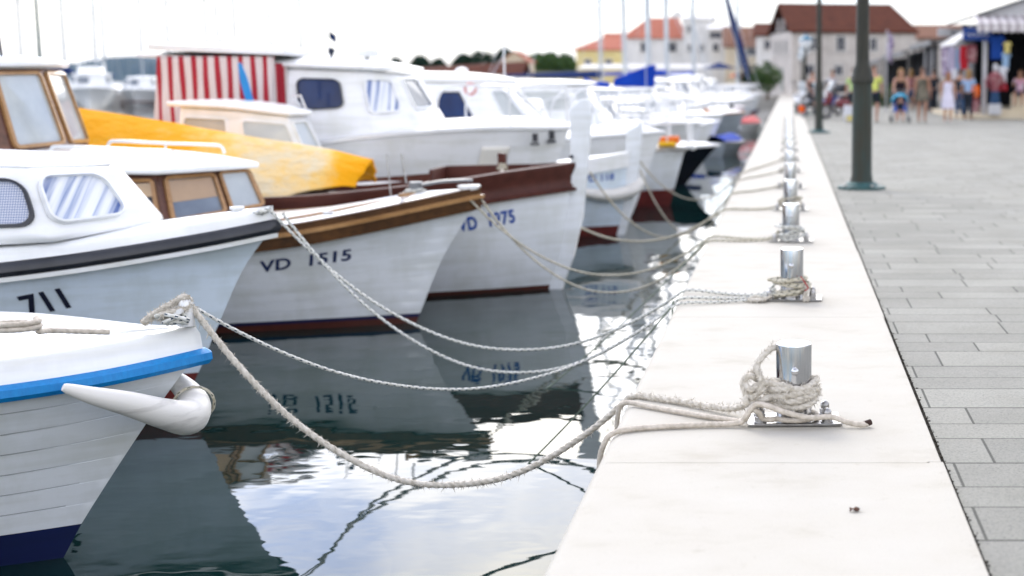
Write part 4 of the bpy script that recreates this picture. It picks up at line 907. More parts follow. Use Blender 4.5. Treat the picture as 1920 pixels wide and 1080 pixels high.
MAT['ringred'] = M_plain('faded_red_ring', (.60, .30, .28), .6); MAT['orange'] = M_plain('orange_buoy_plastic', (.75, .16, .015), .5); MAT['yellowp'] = M_plain('yellow_plastic', (.75, .42, .01), .5)
def torus(mb, c, R, r, axis='y', n=24, m=8, sq=1.0):
    pts = []
    for k in range(n+1):
        a = 2*PI*k/n; u, v = R*math.cos(a), R*math.sin(a)*sq
        pts.append({'y': (c[0]+u, c[1], c[2]+v), 'x': (c[0], c[1]+u, c[2]+v), 'z': (c[0]+u, c[1]+v, c[2])}[axis])
    mb.tube(pts, r, m, cap=False); return mb
mb = MB(); torus(mb, (-4.55, 20.55, 1.20), .075, .022); tag(mb.build('life_ring', 'ringred'), 'faded red life ring on the side of the white cabin boat', 'life ring')

# ---- white boat with dark red bottom, pulpit and orange floats
b = boat_root('fishing_boat', -1.93, 23.75, 'white boat with dark red bottom, bow platform and white pulpit rails')
H7 = Hull(6.0, 1.05, [(-.5, -.18), (0, -.05), (.3, .03), (.95, .22), (1.2, .3)], [(.3, .93), (-.5, .93), (-2, .88), (-6, .85)], Lb=2.2, p0=1.4, p1=2.3)
H7.shell('bottom_paint', 'oxide', b, -.3, .27, 2, 24); H7.shell('hull', 'hull_white', b, .27, None, 8, 24); H7.deck('deck', 'white', b, dz=.02, camber=.04)
H7.strip('rub_rail', 'galv', b, [(0, -.03), (.03, -.02), (.03, .02), (0, .03)], n=24)
m_ = MB(); m_.box(-.5, .38, -.30, .30, .955, 1.0); m_.tube([(.36, -.30, .975), (.36, .30, .975)], .045, 12); m_.build('bow_platform', 'white', b, bevel=.01)
m_ = MB()
for y in (-1, 1):
    for x in (.28, -.05, -.38, -.8): m_.tube([(x, .30*y if x > -.4 else .6*y, .95), (x-.03, .34*y if x > -.4 else .62*y, 1.78)], .014, 6)
    for z in (1.78, 1.38): m_.tube(spline([(.30, 0, z), (.26, .30*y, z), (-.1, .34*y, z), (-.42, .36*y, z), (-.85, .62*y, z)], 4), .014, 6)
m_.build('pulpit_rail', 'whitepipe', b)
base = ring([(-1.9, 0, .95), (-2.0, .7, .93), (-4.0, .8, .9)]); top_ = ring([(-2.2, 0, 1.75), (-2.25, .6, 1.75), (-4.0, .7, 1.78)])
loft_cabin(b, base, top_, 'white', bevel=.03); window(b, face(base, top_, len(base)-2), (.1, .9, .4, .85), 'ggrey', 'white', .02, .1, .01); window(b, face(base, top_, len(base)-1), (.1, .9, .4, .85), 'ggrey', 'white', .02, .1, .01)
lettering(b, H7, 'VD 94', -.62, .78, .085, 'ltr_red', bold=.02)
mb = MB(); mb.tube([(-2.14, 23.55, .33), (-1.80, 23.5, .35)], .068, 12); tag(mb.build('float', 'orange'), 'orange cylindrical float on the bow platform', 'float')
mb = MB(); mb.tube([(-2.12, 23.40, .28), (-1.84, 23.36, .28)], .045, 12); tag(mb.build('float', 'yellowp'), 'yellow float just below the orange one on the bow platform', 'float')
mb = MB(); mb.ball((-2.40, 23.4, .31), .06, 12, 8, (1.6, 1, .8)); tag(mb.build('float', 'orange'), 'small round orange float left of the orange cylinder', 'float')
mb = MB(); mb.ball((-2.62, 23.3, .31), .05, 12, 8, (1.3, 1, 1)); tag(mb.build('float', 'orange'), 'smallest orange float, leftmost on the bow platform boat', 'float')

# ---- generic boats for the rest of the row
def gen_boat(name, label, X, Y, L, B, fb, hull='white', bottom=None, cabin=None, cabmat='white', rail=True, mast=0, win='ggrey', bow=None, trim='whitepipe', rz=0.0, group='boats moored along the quay', boom=None, cat='boat', dodger=None, n=18, mf=.42):
    b = boat_root(name, X, Y, label, cat, group, rz)
    bw = bow if bow is not None else .45*fb
    H = Hull(L, B, [(-.5, -.4*bw-.2), (0, 0), (fb*.6, bw*.5), (fb*1.1, bw)], [(bw, fb), (-.2*L, fb*.9), (-.5*L, fb*.84), (-L, fb*.86)], Lb=L*.5, p0=1.5, p1=2.1)
    H.shell('hull', hull, b, -.3, None, 6, n); H.deck('deck', 'white', b, dz=.02, camber=.08, n=12, m=4); H.strip('rub_rail', trim, b, [(0, -.03), (.03, -.02), (.03, .02), (0, .03)], n=n)
    if bottom: H.strip('boot_stripe', bottom, b, [(-.02, -fb*.80), (.008, -fb*.80), (.008, -fb*.70), (-.02, -fb*.70)], n=n)
    if cabin:
        x0, x1, h, w_ = cabin; z = fb*.88
        base = ring([(x0, 0, z+.03), (x0-.2, w_*.75, z), (x0-.5, w_, z), (x1, w_, z)]); top_ = ring([(x0-.55*h-.1, 0, z+h), (x0-.55*h-.15, w_*.65, z+h), (x0-.55*h-.4, w_*.85, z+h), (x1, w_*.86, z+h)])
        loft_cabin(b, base, top_, cabmat, bevel=.03); k = len(base)
        for i, ins in ((k-1, (.1, .9, .4, .88)), (0, (.1, .9, .4, .88)), (k-2, (.1, .9, .4, .88)), (k-3, (.10, .50, .45, .85)), (k-3, (.56, .94, .45, .85)), (3-3+1, (.1, .9, .4, .88))): window(b, face(base, top_, i), ins, win, 'white', .015, .15, .01)
        roof_slab(b, ring([(x0-.55*h, 0, z+h), (x0-.55*h-.05, w_*.72, z+h), (x0-.55*h-.3, w_*.93, z+h), (x1-.1, w_*.95, z+h+.03)]), .05, 'white', camber=.06, bevel=.015)
    if rail:
        m_ = MB()
        for y in (-1, 1):
            pts = [(bw, 0, fb+.6), (bw*.2, B*.35*y, fb+.6), (-.12*L, B*.62*y, fb+.56), (-.24*L, B*.85*y, fb+.5), (-.26*L, B*.86*y, fb-.02)]
            m_.tube(spline(pts, 5), .013, 6)
            for p in pts[1:4]: m_.tube([(p[0], p[1], fb*.93), p], .011, 6)
        m_.build('bow_rail', 'whitepipe', b)
    if mast:
        xm = -mf*L; mt = 'mastalu' if Y < 95 else 'mastfar'
        m_ = MB(); m_.tube([(xm, 0, fb*.8), (xm-.1, 0, fb+mast)], .055 if Y < 60 else .11, 10); m_.tube([(xm-.05, -.5, fb+mast*.55), (xm-.05, .5, fb+mast*.55)], .025, 6); m_.build('mast', mt, b)
        m_ = MB(); m_.tube([(bw, 0, fb+.1), (xm-.1, 0, fb+mast*.97)], .012, 5); m_.tube([(-L*.98, 0, fb), (xm-.1, 0, fb+mast)], .010, 5)
        for y in (-1, 1): m_.tube([(xm, B*.9*y, fb), (xm-.05, .5*y, fb+mast*.55), (xm-.1, 0, fb+mast)], .010, 5)
        m_.build('rigging', mt, b)
        if boom: m_ = MB(); m_.tube([(xm, 0, fb+1.15), (xm-.42*L, 0, fb+1.1)], lambda u: .05+.10*(1-u)**.5, 10, flat=1.7); m_.build('sail_cover', boom, b)
    if dodger:
        m_ = MB(); x0 = dodger[0]; m_.grid(lambda u, v: (x0-1.3*v, B*.7*math.cos(PI*u), fb+.1+dodger[1]*math.sin(PI*u)**.5*(.6+.4*math.sin(PI*min(1, v*.8+.15)))), 14, 5); m_.build('canopy', dodger[2], b, solid=.01)
    return b
MAT['mastalu'] = M_plain('grey_white_aluminium', (.52, .55, .57), .4, .3); MAT['mastfar'] = M_plain('dull_grey_mast', (.30, .34, .37), .5); MAT['bluecanvas'] = M_plain('royal_blue_canvas', (.006, .055, .42), .8, c2=(.004, .035, .30), ns=3, bmp=.3, bs=5)
MAT['navycanvas'] = M_plain('navy_canvas', (.012, .03, .12), .85); MAT['hullblack'] = gel('black_painted_hull', (.006, .007, .012), .2, .8); MAT['hullgrey'] = gel('grey_painted_hull', (.30, .34, .38), .4, .85)
MAT['orangecloth'] = M_plain('orange_cloth', (.65, .22, .05), .8)
gen_boat('motor_boat', 'low black hulled motor boat with white deck beyond the pulpit rails', -2.05, 28.2, 6.2, 1.05, .80, 'hullblack', None, (-1.6, -3.4, .45, .7), rail=True, bow=.75)
gen_boat('motor_yacht', 'long white motor yacht with pale grey side windows and sweeping roof', -2.9, 31.3, 9.0, 1.5, 1.15, 'white', 'navy', (-.8, -4.0, .95, 1.15), win='gpale', bow=1.1)
gen_boat('motor_boat', 'white boat with blue canopy behind the orange floats', -2.4, 34.4, 6.0, 1.1, 1.0, 'white', 'bluecanvas', (-1.3, -3.2, .7, .8), dodger=(-3.2, .8, 'bluecanvas'))
gen_boat('sail_boat', 'white sailing boat whose pale mast carries the big royal blue mainsail cover', -2.30, 37.6, 6.3, 1.1, .95, 'white', None, (-1.0, -3.6, .4, .7), mast=8, mf=.21)
gen_boat('motor_boat', 'white open boat with blue stripe at the waterline', -2.3, 40.6, 5.6, 1.0, .9, 'white', 'bluecanvas', (-1.6, -3.2, .6, .7))
gen_boat('sail_boat', 'white sailing boat with thin pale mast left of the royal blue cover', -2.4, 43.9, 6.1, 1.15, 1.0, 'white', 'oxide', (-1.5, -4.0, .5, .8), mast=9)
b9 = gen_boat('wooden_boat', 'grey hulled boat with wooden capped bow and black lettering', -1.81, 46.98, 7.0, 1.2, 1.0, 'hullgrey', None, (-2.0, -4.5, .9, .8), rail=False, trim='ltwood', bow=.45)
m_ = MB(); m_.ball((-.05, -.1, 1.2), .09, 10, 8); m_.build('deck_buoy', 'black', b9)
m_ = MB(); m_.grid(lambda u, v: (-.95+.30*u+.05*math.sin(v*7), -.75+.03*math.sin(u*9), 1.12-.42*v+.03*math.sin(u*6)), 8, 8); o = m_.build('cloth', 'orangecloth', solid=.01); o.location = (-1.81, 46.98, WZ); tag(o, 'orange brown cloth hanging over the grey hull', 'cloth')
mb = MB(); mb.ball((-2.62, 46.0, -.12), .20, 14, 10, (1, 1, .8)); tag(mb.build('round_fender', 'bluecanvas'), 'blue fender under the orange brown cloth', 'fender')
MAT['redplastic'] = M_plain('coral_red_plastic', (.55, .05, .05), .6)
spots = [(50.2, 6.6, 1.15, 1.0, 'white', 'navy', (-1.4, -3.6, .8, .85), 0, None), (53.4, 8.4, 1.2, 1.1, 'white', None, (-1.5, -4.6, .5, .8), 10.5, 'navycanvas'), (56.8, 6.4, 1.15, 1.0, 'white', 'oxide', (-1.8, -4.0, 1.1, .85), 0, None),
         (60.2, 8.2, 1.35, 1.2, 'white', 'navy', (-1.5, -5.0, .9, .95), 0, None), (63.8, 6.2, 1.1, .9, 'hull_blue', None, (-1.5, -3.4, .7, .8), 0, None), (67.5, 8.5, 1.4, 1.2, 'white', 'navy', (-1.7, -5.2, .6, .9), 12.0, 'bluecanvas'),
         (71.5, 7.0, 1.25, 1.1, 'white', None, (-1.6, -4.2, 1.0, .9), 0, None), (76.0, 7.2, 1.25, 1.1, 'hull_white', 'oxide', (-1.6, -4.2, 1.2, .9), 0, None), (81.0, 7.6, 1.4, 1.2, 'white', 'navy', (-1.6, -4.6, .7, .9), 13.0, 'bluecanvas'), (87.0, 7.4, 1.3, 1.1, 'white', None, (-1.6, -4.2, 1.0, .9), 0, None)]
desc = ['white cabin boat with navy stripe, next beyond the grey hulled boat', 'white yacht with navy boom cover along the far quay', 'white boat with tall box cabin and red waterline, far along the quay', 'larger white cruiser with navy waterline, far along the quay',
        'pale blue hulled small cabin boat, far along the quay', 'white yacht with bright blue boom cover, far along the quay', 'plain white cabin boat, third from last at the quay end', 'white boat with oxide red waterline near the quay end', 'tallest masted white yacht near the far quay end', 'last white cabin boat at the far quay end']
for (y, L, B, fb, hm, bt, cab, mast, bm_), d in zip(spots, desc):
    gen_boat('sail_boat' if mast else 'cabin_boat', d, -3.4 if y == 53.4 else -2.1, y, L, B, fb, hm, bt, cab, mast=mast, boom=bm_, n=12)
# small craft and floats close to the quay wall
b = boat_root('dinghy', -1.3, 56.5, 'small white dinghy with coral red cover by the far quay wall', 'dinghy', rz=1.2)
H = Hull(2.4, .55, [(-.3, -.1), (.5, .15)], [(.2, .45), (-1, .38), (-2.4, .4)], Lb=1.1); H.shell('hull', 'white', b, -.15, None, 5, 14); H.strip('rub_rail', 'black', b, [(0, -.02), (.03, 0), (0, .03)], n=14); H.deck('cover', 'redplastic', b, dz=.03, camber=.2)
b = boat_root('dinghy', -1.6, 41.0, 'small grey dinghy with blue cover near the far coping', 'dinghy', rz=1.35)
H = Hull(2.2, .5, [(-.3, -.1), (.5, .15)], [(.2, .42), (-1, .35), (-2.2, .38)], Lb=1.0); H.shell('hull', 'hullgrey', b, -.15, None, 5, 14); H.strip('rub_rail', 'black', b, [(0, -.02), (.03, 0), (0, .03)], n=14); H.deck('cover', 'bluecanvas', b, dz=.03, camber=.15)
# big sail boats out beyond the row: masts rise behind the cabins
def px_x(px, Y): return (px-PPX)/FPX*Y
def yacht(px, Y, L, mast, label, boom=None, rz=0.0, hull='white', B=None, group='yachts beyond the moored row', cab=True, n=10):
    xm = -.42*L
    x = px_x(px, Y) - xm*math.cos(rz); y = Y - xm*math.sin(rz)
    return gen_boat('sail_boat', label, x, y, L, B or L*.16, 1.0+L*.02, hull, None, (-.2*L, -.6*L, .5, L*.10) if cab else None, mast=mast, boom=boom, rz=rz, group=group, n=n)
mb = MB(); mb.prism([(-3.50, 1.12), (-3.46, 1.72), (-3.74, 1.65), (-4.25, 1.45), (-4.55, 1.35), (-4.58, 1.14)], 37.5, 37.7); o = mb.build('mainsail_cover', 'bluecanvas', bevel=.06, seg=3); tag(o, 'bulging royal blue cover on the lowered mainsail, stood up against its mast', 'sail cover')
mb = MB(); mb.tube([(-5.35, 37.6, 1.31), (-5.1, 37.6, 1.22), (-4.68, 37.6, 1.18)], .07, 10, flat=1.3); tag(mb.build('boom_cover', 'bluecanvas'), 'long flat blue cover left of the bulging mainsail cover', 'sail cover')
yacht(1385, 98, 9, 12, 'white yacht moored end on beyond the row, below the raked blue furled sail', 'navycanvas', rz=R_(-90))
p0_, p1_ = at(1404, 150, 97), at(1352, -40, 97)
mb = MB(); mb.tube([p0_, p0_.lerp(p1_, .15), p0_.lerp(p1_, .55), p1_], [.05, .28, .22, .08], 10); tag(mb.build('furled_sail', 'navycanvas'), 'dark blue furled sail leaning to the left above the far boats', 'sail')

# ================================================================== LAMPS
MAT['patina'] = M_plain('dark_bronze_green_paint', (.052, .050, .040), .55, .1, c2=(.034, .036, .030), ns=5, scale=(3, 3, .6), bmp=.1)
MAT['patlow'] = M_plain('dark_green_bronze_paint', (.036, .055, .05), .55, .1, c2=(.045, .043, .032), ns=2.5, scale=(3, 3, .8), bmp=.1); MAT['teal'] = M_plain('weathered_teal_paint', (.05, .12, .12), .5, .2, c2=(.03, .07, .07), ns=14)
MAT['milk'] = M_plain('milky_lamp_glass', (.75, .78, .8), .2)
MAT['tealcap'] = M_plain('blue_green_lamp_cap', (.03, .16, .26), .4)
def lamp(X, Y, h, low, label, r=.127, heads=True):
    b = empty('street_lamp', (X, Y, 0)); tag(b, label, 'street lamp', 'street lamps along the promenade')
    m_ = MB(); m_.lathe([(.30, -.012), (.30, .02), (.22, .03), (.19, .06), (.17, .075)], 28); m_.build('base_flange', 'teal', b)
    for k in range(4): m_ = MB(); m_.lathe([(.02, .02), (.02, .05), (0, .055)], 8, (.24*math.cos(k*PI/2+.5), .24*math.sin(k*PI/2+.5), 0), cap=False); m_.build('bolt', 'galv', b)
    m_ = MB(); m_.lathe([(r*1.25, .03), (r*1.12, .10), (r, .16), (r*.97, low-.12)], 12); m_.build('lower_post', 'patlow', b, ang=20)
    m_ = MB(); m_.lathe([(r*1.02, low-.13), (r*1.12, low-.12), (r*1.12, low-.05), (r*1.02, low-.03), (r*.98, low+.02), (r*.72, low+.10), (r*.66, low+.16)], 24); m_.build('collar', 'patina', b)
    m_ = MB(); m_.lathe([(r*.66, low+.1), (r*.52, h)], 16); m_.build('upper_post', 'patina', b)
    for s in ((-1, 1) if heads == 2 else (0,)):
        a = MB(); hx = .55*s
        if s: a.tube(spline([(0, 0, h-.35), (hx*.5, 0, h-.45), (hx, 0, h-.3), (hx, 0, h-.05)], 6), .025, 8)
        a.lathe([(.05, h-.08), (.09, h-.04), (.09, h)], 14, (hx, 0, 0)); a.build('lamp_arm', 'patina', b)
        a = MB(); a.lathe([(.09, h), (.21, h+.12), (.25, h+.25), (.23, h+.34)], 20, (hx, 0, 0)); hd = a.build('lamp_shade', 'milk', b)
        a = MB(); a.lathe([(.27, h+.33), (.27, h+.36), (.16, h+.46), (.03, h+.52), (.02, h+.60), (0, h+.62)], 20, (hx, 0, 0)); a.build('lamp_cap', 'tealcap', hd)
lamp(.915, 17.75, 4.6, 1.42, 'thick dark bronze street lamp post nearest the camera, on a teal base plate', heads=2)
lamp(.775, 36.2, 4.9, 1.2, 'slim dark street lamp post, second from the camera', r=.105, heads=2)
lamp(.66, 54.7, 2.45, .9, 'globe lamp with blue green cap, nearest of the three globe lamps', r=.08)
lamp(.80, 73.0, 2.45, .9, 'globe lamp with blue green cap, middle of the three globe lamps', r=.08)
lamp(.85, 91.5, 2.45, .9, 'globe lamp with blue green cap, farthest of the three globe lamps', r=.08)

# ================================================================== HOUSES
def stonewall(name, c, c2):
    m = M_plain(name, c, .9, c2=c2, ns=1.3, bmp=.5, bs=3, detail=8, lo=.3, hi=.65); return m
MAT['w_stone'] = stonewall('rough_grey_stone_wall', (.56, .52, .48), (.42, .38, .35)); MAT['w_white'] = stonewall('white_render_wall', (.72, .71, .69), (.62, .61, .59))
MAT['w_yellow'] = stonewall('yellow_render_wall', (.68, .58, .28), (.60, .50, .22)); MAT['w_beige'] = stonewall('beige_render_wall', (.62, .54, .40), (.54, .46, .34))
def tiles(name, c, c2):
    m, t, b = nt(name); b.inputs['Roughness'].default_value = .9; b.inputs['Specular IOR Level'].default_value = .1
    v = coords(t, 'Object'); wv = N(t, 'ShaderNodeTexWave', wave_type='BANDS', bands_direction='X'); wv.inputs['Scale'].default_value = 1.6; t.links.new(v, wv.inputs[0])
    t.links.new(ramp(t, noise_tex(t, v, 1.6, 8, .7), [(.3, c2), (.7, c)]), b.inputs['Base Color']); bump(t, b, wv.outputs['Fac'], .6, .08); return m
MAT['r_brown'] = tiles('old_brown_red_tiles', (.13, .042, .024), (.075, .026, .017)); MAT['r_red'] = tiles('terracotta_tiles', (.50, .16, .10), (.38, .11, .07)); MAT['r_pink'] = tiles('pinkish_faded_tiles', (.46, .20, .14), (.36, .14, .10)); MAT['r_dull'] = tiles('dull_brown_tiles', (.28, .15, .10), (.20, .11, .08))
MAT['r_pink2'] = tiles('pale_terracotta_tiles', (.52, .20, .14), (.42, .15, .10)); MAT['shut'] = M_plain('grey_green_shutters', (.14, .18, .15), .7); MAT['whitetrim'] = M_plain('pale_stone_trim', (.6, .58, .55), .8)
def house(name, label, X, Y, ang, w, d, z0, eave, ridge, wm, rm, fwin=(), swin=(), hip=False, chim=(), cat='house', group=None, gable_axis='x', ov=.25):
    b = empty(name, (X, Y, z0), ang); tag(b, label, cat, group); e, r = eave-z0, ridge-z0
    m_ = MB()
    if gable_axis == 'x':
        if hip: m_.box(0, w, 0, d, 0, e)
        else: m_.prism([(0, 0), (d, 0), (d, e), (d/2, r-.08), (0, e)], 0, w, 'x')
    else: m_.prism([(0, 0), (w, 0), (w, e), (w/2, r-.08), (0, e)], 0, d, 'y')
    m_.build('wall', wm, b, smooth=False)
    m_ = MB(); t_ = .16; hx = d/2 if hip else -ov; hx2 = (w-d*.10) if hip else w+ov
    if gable_axis == 'x':
        hxa = d*.35 if hip == 2 else (-ov); s = (r-e)/(d/2); lo = e-ov*s
        A = [(-ov, -ov, lo), (w+ov, -ov, lo), (hx2, d/2, r), (hxa, d/2, r)]; B_ = [(w+ov, d+ov, lo), (-ov, d+ov, lo), (hxa, d/2, r), (hx2, d/2, r)]
        for Q in (A, B_): m_.add([Vector(p) for p in Q]+[Vector(p)+Vector((0, 0, t_)) for p in Q], [(3, 2, 1, 0), (4, 5, 6, 7), (0, 1, 5, 4), (1, 2, 6, 5), (2, 3, 7, 6), (3, 0, 4, 7)])
        if hip:
            for Q in ([(w+ov, -ov, lo), (w+ov, d+ov, lo), (hx2, d/2, r)],) + (([(-ov, d+ov, lo), (-ov, -ov, lo), (hxa, d/2, r)],) if hip == 2 else ()): m_.add([Vector(p) for p in Q]+[Vector(p)+Vector((0, 0, t_)) for p in Q], [(2, 1, 0), (3, 4, 5), (0, 1, 4, 3), (1, 2, 5, 4), (2, 0, 3, 5)])
    else:
        s = (r-e)/(w/2); lo = e-ov*s
        for Q in ([(-ov, -ov, lo), (w/2, -ov, r), (w/2, d+ov, r), (-ov, d+ov, lo)], [(w+ov, d+ov, lo), (w/2, d+ov, r), (w/2, -ov, r), (w+ov, -ov, lo)]): m_.add([Vector(p) for p in Q]+[Vector(p)+Vector((0, 0, t_)) for p in Q], [(3, 2, 1, 0), (4, 5, 6, 7), (0, 1, 5, 4), (1, 2, 6, 5), (2, 3, 7, 6), (3, 0, 4, 7)])
    rf = m_.build('roof', rm, b, smooth=False)
    for (x, y, h) in chim: c = MB(); c.box(x-.3, x+.3, y-.3, y+.3, r-1.0, r+h); c.box(x-.38, x+.38, y-.38, y+.38, r+h, r+h+.12); c.build('chimney', 'w_white', rf, smooth=False)
    def win(cx, cz, ww, hh, side, arch=False):
        f = MB(); g = MB()
        if side == 'f':
            g.box(cx-ww/2, cx+ww/2, -.03, .02, cz-hh/2, cz+hh/2)
            f.box(cx-ww/2-.1, cx-ww/2, -.07, .02, cz-hh/2, cz+hh/2); f.box(cx+ww/2, cx+ww/2+.1, -.07, .02, cz-hh/2, cz+hh/2); f.box(cx-ww/2-.15, cx+ww/2+.15, -.10, .02, cz-hh/2-.12, cz-hh/2-.002); f.box(cx-ww/2-.1, cx+ww/2+.1, -.07, .02, cz+hh/2+.002, cz+hh/2+.12)
            f.box(cx-.03, cx+.03, -.045, -.032, cz-hh/2, cz+hh/2)
        else:
            g.box(-.03, .02, cx-ww/2, cx+ww/2, cz-hh/2, cz+hh/2)
            f.box(-.07, .02, cx-ww/2-.1, cx-ww/2, cz-hh/2, cz+hh/2); f.box(-.07, .02, cx+ww/2, cx+ww/2+.1, cz-hh/2, cz+hh/2); f.box(-.1, .02, cx-ww/2-.15, cx+ww/2+.15, cz-hh/2-.12, cz-hh/2-.002)
        p = g.build('window', 'gdark' if hh < 1.6 else 'shut', b, smooth=False); f.build('window_frame', 'whitetrim', p, smooth=False)
    for a in fwin: win(*a, 'f')
    for a in swin: win(*a, 's')
    return b
# ground height under far things behind the water is the quay level
a_ = R_(12)
house('stone_house', 'large old stone house with brown red tiled roof behind the lamps', .28, 108, a_, 9.6, 8.2, 0, 4.85, 6.95, 'w_stone', 'r_brown',
      fwin=[(1.55, 3.95, .55, .95), (3.75, 3.95, .6, 1.05), (6.3, 3.9, .5, .9), (1.4, 2.0, .55, .7), (3.6, 1.95, .55, .7), (7.7, 2.0, .6, .8)], swin=[(2.0, 3.75, .6, 1.0), (4.0, 3.75, .6, 1.0), (6.0, 3.75, .6, 1.0), (3.0, 5.5, .55, .8), (5.0, 5.5, .55, .8), (3.5, 1.3, .8, 1.7)], hip=True, chim=[(3.0, 5.4, -.2)])
MAT['quayfar'] = M_plain('far_quay_stone', (.5, .48, .45), .85)
mb = MB(); mb.box(-130, EX+.05, 118, 420, -3, -.05); tag(mb.build('far_quay', 'quayfar', smooth=False), kind='structure')
house('white_house', 'white house with pink red hipped roof behind the masts', px_x(1176, 140), 140, R_(2), 5.7, 6, 0, 5.3, 7.1, 'w_white', 'r_pink2', fwin=[(1.9, 4.35, .7, .85), (4.6, 4.35, .7, .85)], hip=2)
house('white_block', 'plain white house with small windows, right of the pink red roof', px_x(1284, 138), 138, 0, 2.6, 6, 0, 6.9, 7.3, 'w_white', 'w_white', fwin=[(.55, 6.0, .3, .6), (.55, 4.2, .3, .6), (1.7, 4.2, .4, .6)])
house('white_block', 'lower white house with balconies, right of the plain white one', px_x(1332, 134), 134, 0, 2.7, 6, 0, 5.8, 6.2, 'w_white', 'w_white', fwin=[(.6, 5.3, 1.0, .5), (.6, 4.2, .5, .7), (1.8, 4.2, .5, .7)])
house('beige_house', 'beige house with dull brown roof, left of the large stone house', px_x(1362, 128), 128, R_(3), 3.6, 6, 0, 4.2, 5.8, 'w_beige', 'r_dull', fwin=[(2.3, 3.7, .8, .6)])
house('white_house', 'narrow white house between the beige house and the stone house', px_x(1418, 124), 124, 0, 2.6, 6, 0, 5.0, 6.0, 'w_white', 'r_brown', fwin=[(1.0, 4.2, .5, .7), (1.0, 2.4, .5, .8)])
house('yellow_house', 'yellow house with terracotta hipped roof', px_x(1086, 150), 150, R_(-4), 4.9, 6, 0, 4.3, 5.4, 'w_yellow', 'r_pink2', fwin=[(1.2, 2.9, .6, .7), (3.4, 2.9, .6, .7)], hip=2)
house('white_house', 'small house with faded terracotta roof, just right of the yellow house', px_x(1136, 152), 152, 0, 1.7, 6, 0, 4.4, 6.0, 'w_beige', 'r_pink2', fwin=[(.8, 3.6, .6, .6)])
house('small_house', 'small house with brown roof right of the large stone house', px_x(1715, 118), 118, 0, 4.0, 5, 0, 4.6, 5.6, 'w_stone', 'r_dull', fwin=[(1.2, 3.6, .6, .7)])
MAT['church'] = MAT['w_white']
mb = MB(); b = empty('bell_turret', (px_x(1275, 175), 175, 0)); tag(b, 'faint pale bell turret rising behind the pink red roof', 'turret')
m_ = MB(); m_.box(-.9, .9, -.9, .9, 0, 7.6); m_.build('tower', 'w_white', b, smooth=False)
m_ = MB(); m_.box(-.9, -.6, -.9, .9, 7.6, 8.6); m_.box(.6, .9, -.9, .9, 7.6, 8.6); m_.prism([(-1, 8.6), (1, 8.6), (0, 9.5)], -1, 1); m_.build('belfry', 'w_white', b, smooth=False)
# low quay buildings and terrace in front of the houses
MAT['terrace'] = M_plain('pale_canvas_roof', (.66, .65, .63), .8)
b = empty('terrace', (px_x(1090, 126), 126, 0)); tag(b, 'long pale canvas covered terrace in front of the yellow and white houses', 'terrace')
m_ = MB(); m_.prism([(-.5, 2.15), (3.5, 2.5), (3.5, 2.62), (-.5, 2.25)], 0, 12, 'x'); m_.build('canvas_roof', 'terrace', b, smooth=False)
for k in range(7): m_ = MB(); m_.box(k*1.97+.02, k*1.97+.10, -.35, -.27, 0, 2.17); m_.build('post', 'whitetrim', b, smooth=False)
b = empty('cafe_parasol', (px_x(1350, 112), 112, 0)); tag(b, 'navy cafe parasol before the balconied white house', 'parasol')
m_ = MB(); m_.lathe([(1.3, 2.1), (1.28, 2.15), (0, 2.6)], 8); m_.build('canopy', 'navycanvas', b, ang=10); m_ = MB(); m_.lathe([(.03, 0), (.03, 2.5)], 8); m_.lathe([(.3, 0), (.3, .08), (.05, .1)], 12); m_.build('pole', 'whitetrim', b)
MAT['salmon'] = M_plain('salmon_canvas', (.62, .22, .12), .8)
for px, Y, lab in ((1382, 110, 'salmon orange parasol left of the green shrubs'), (1420, 106, 'salmon orange parasol below the green shrubs')):
    b = empty('cafe_parasol', (px_x(px, Y), Y, 0)); tag(b, lab, 'parasol'); m_ = MB(); m_.lathe([(.65, 1.45), (.64, 1.5), (0, 1.8)], 8); m_.build('canopy', 'salmon', b, ang=10); m_ = MB(); m_.lathe([(.03, 0), (.03, 1.7)], 8); m_.build('pole', 'whitetrim', b)

# ================================================================== VEGETATION
MAT['leafd'] = M_plain('dark_green_foliage', (.02, .05, .02), .8, c2=(.008, .022, .010), ns=1.2); MAT['leafm'] = M_plain('mid_green_foliage', (.08, .14, .03), .7, c2=(.035, .07, .02), ns=3); MAT['bark'] = M_plain('brown_bark', (.12, .08, .05), .9)
def crown(lumps, n, s, seed):
    rnd = random.Random(seed); mb = MB(); vs = []; fs = []
    for _ in range(n):
        c, r, q = lumps[rnd.randrange(len(lumps))]
        v = Vector((rnd.gauss(0, 1), rnd.gauss(0, 1), rnd.gauss(0, 1))).normalized() * r * rnd.uniform(.55, 1.05)
        p = Vector(c) + Vector((v.x, v.y, v.z*q)); a = Vector((rnd.gauss(0, 1), rnd.gauss(0, 1), rnd.gauss(0, 1))).normalized(); b_ = a.orthogonal().normalized(); ss = s*rnd.uniform(.6, 1.4)
        k = len(vs); vs += [p-a*ss, p-b_*ss*.6, p+a*ss, p+b_*ss*.6]; fs.append((k, k+1, k+2, k+3))
    mb.add(vs, fs); return mb
def tree(label, X, Y, z0, h, lumps, n, s, seed, mat='leafd', name='tree', cat='tree', group=None):
    b = empty(name, (X, Y, z0)); tag(b, label, cat, group)
    crown(lumps, n, s, seed).build('crown', mat, b, smooth=False)
    m_ = MB(); m_.tube(spline([(0, 0, -.1), (.05*h, 0, h*.3), (0, .02*h, h*.7)], 4), lambda u: h*.045*(1-.6*u), 8)
    for k in range(4):
        c = lumps[k % len(lumps)][0]; m_.tube([(.03*h, 0, h*.35), Vector(c)*.6 + Vector((0, 0, h*.2)), c], lambda u: h*.018*(1-.7*u), 5)
    m_.build('trunk', 'bark', b); return b
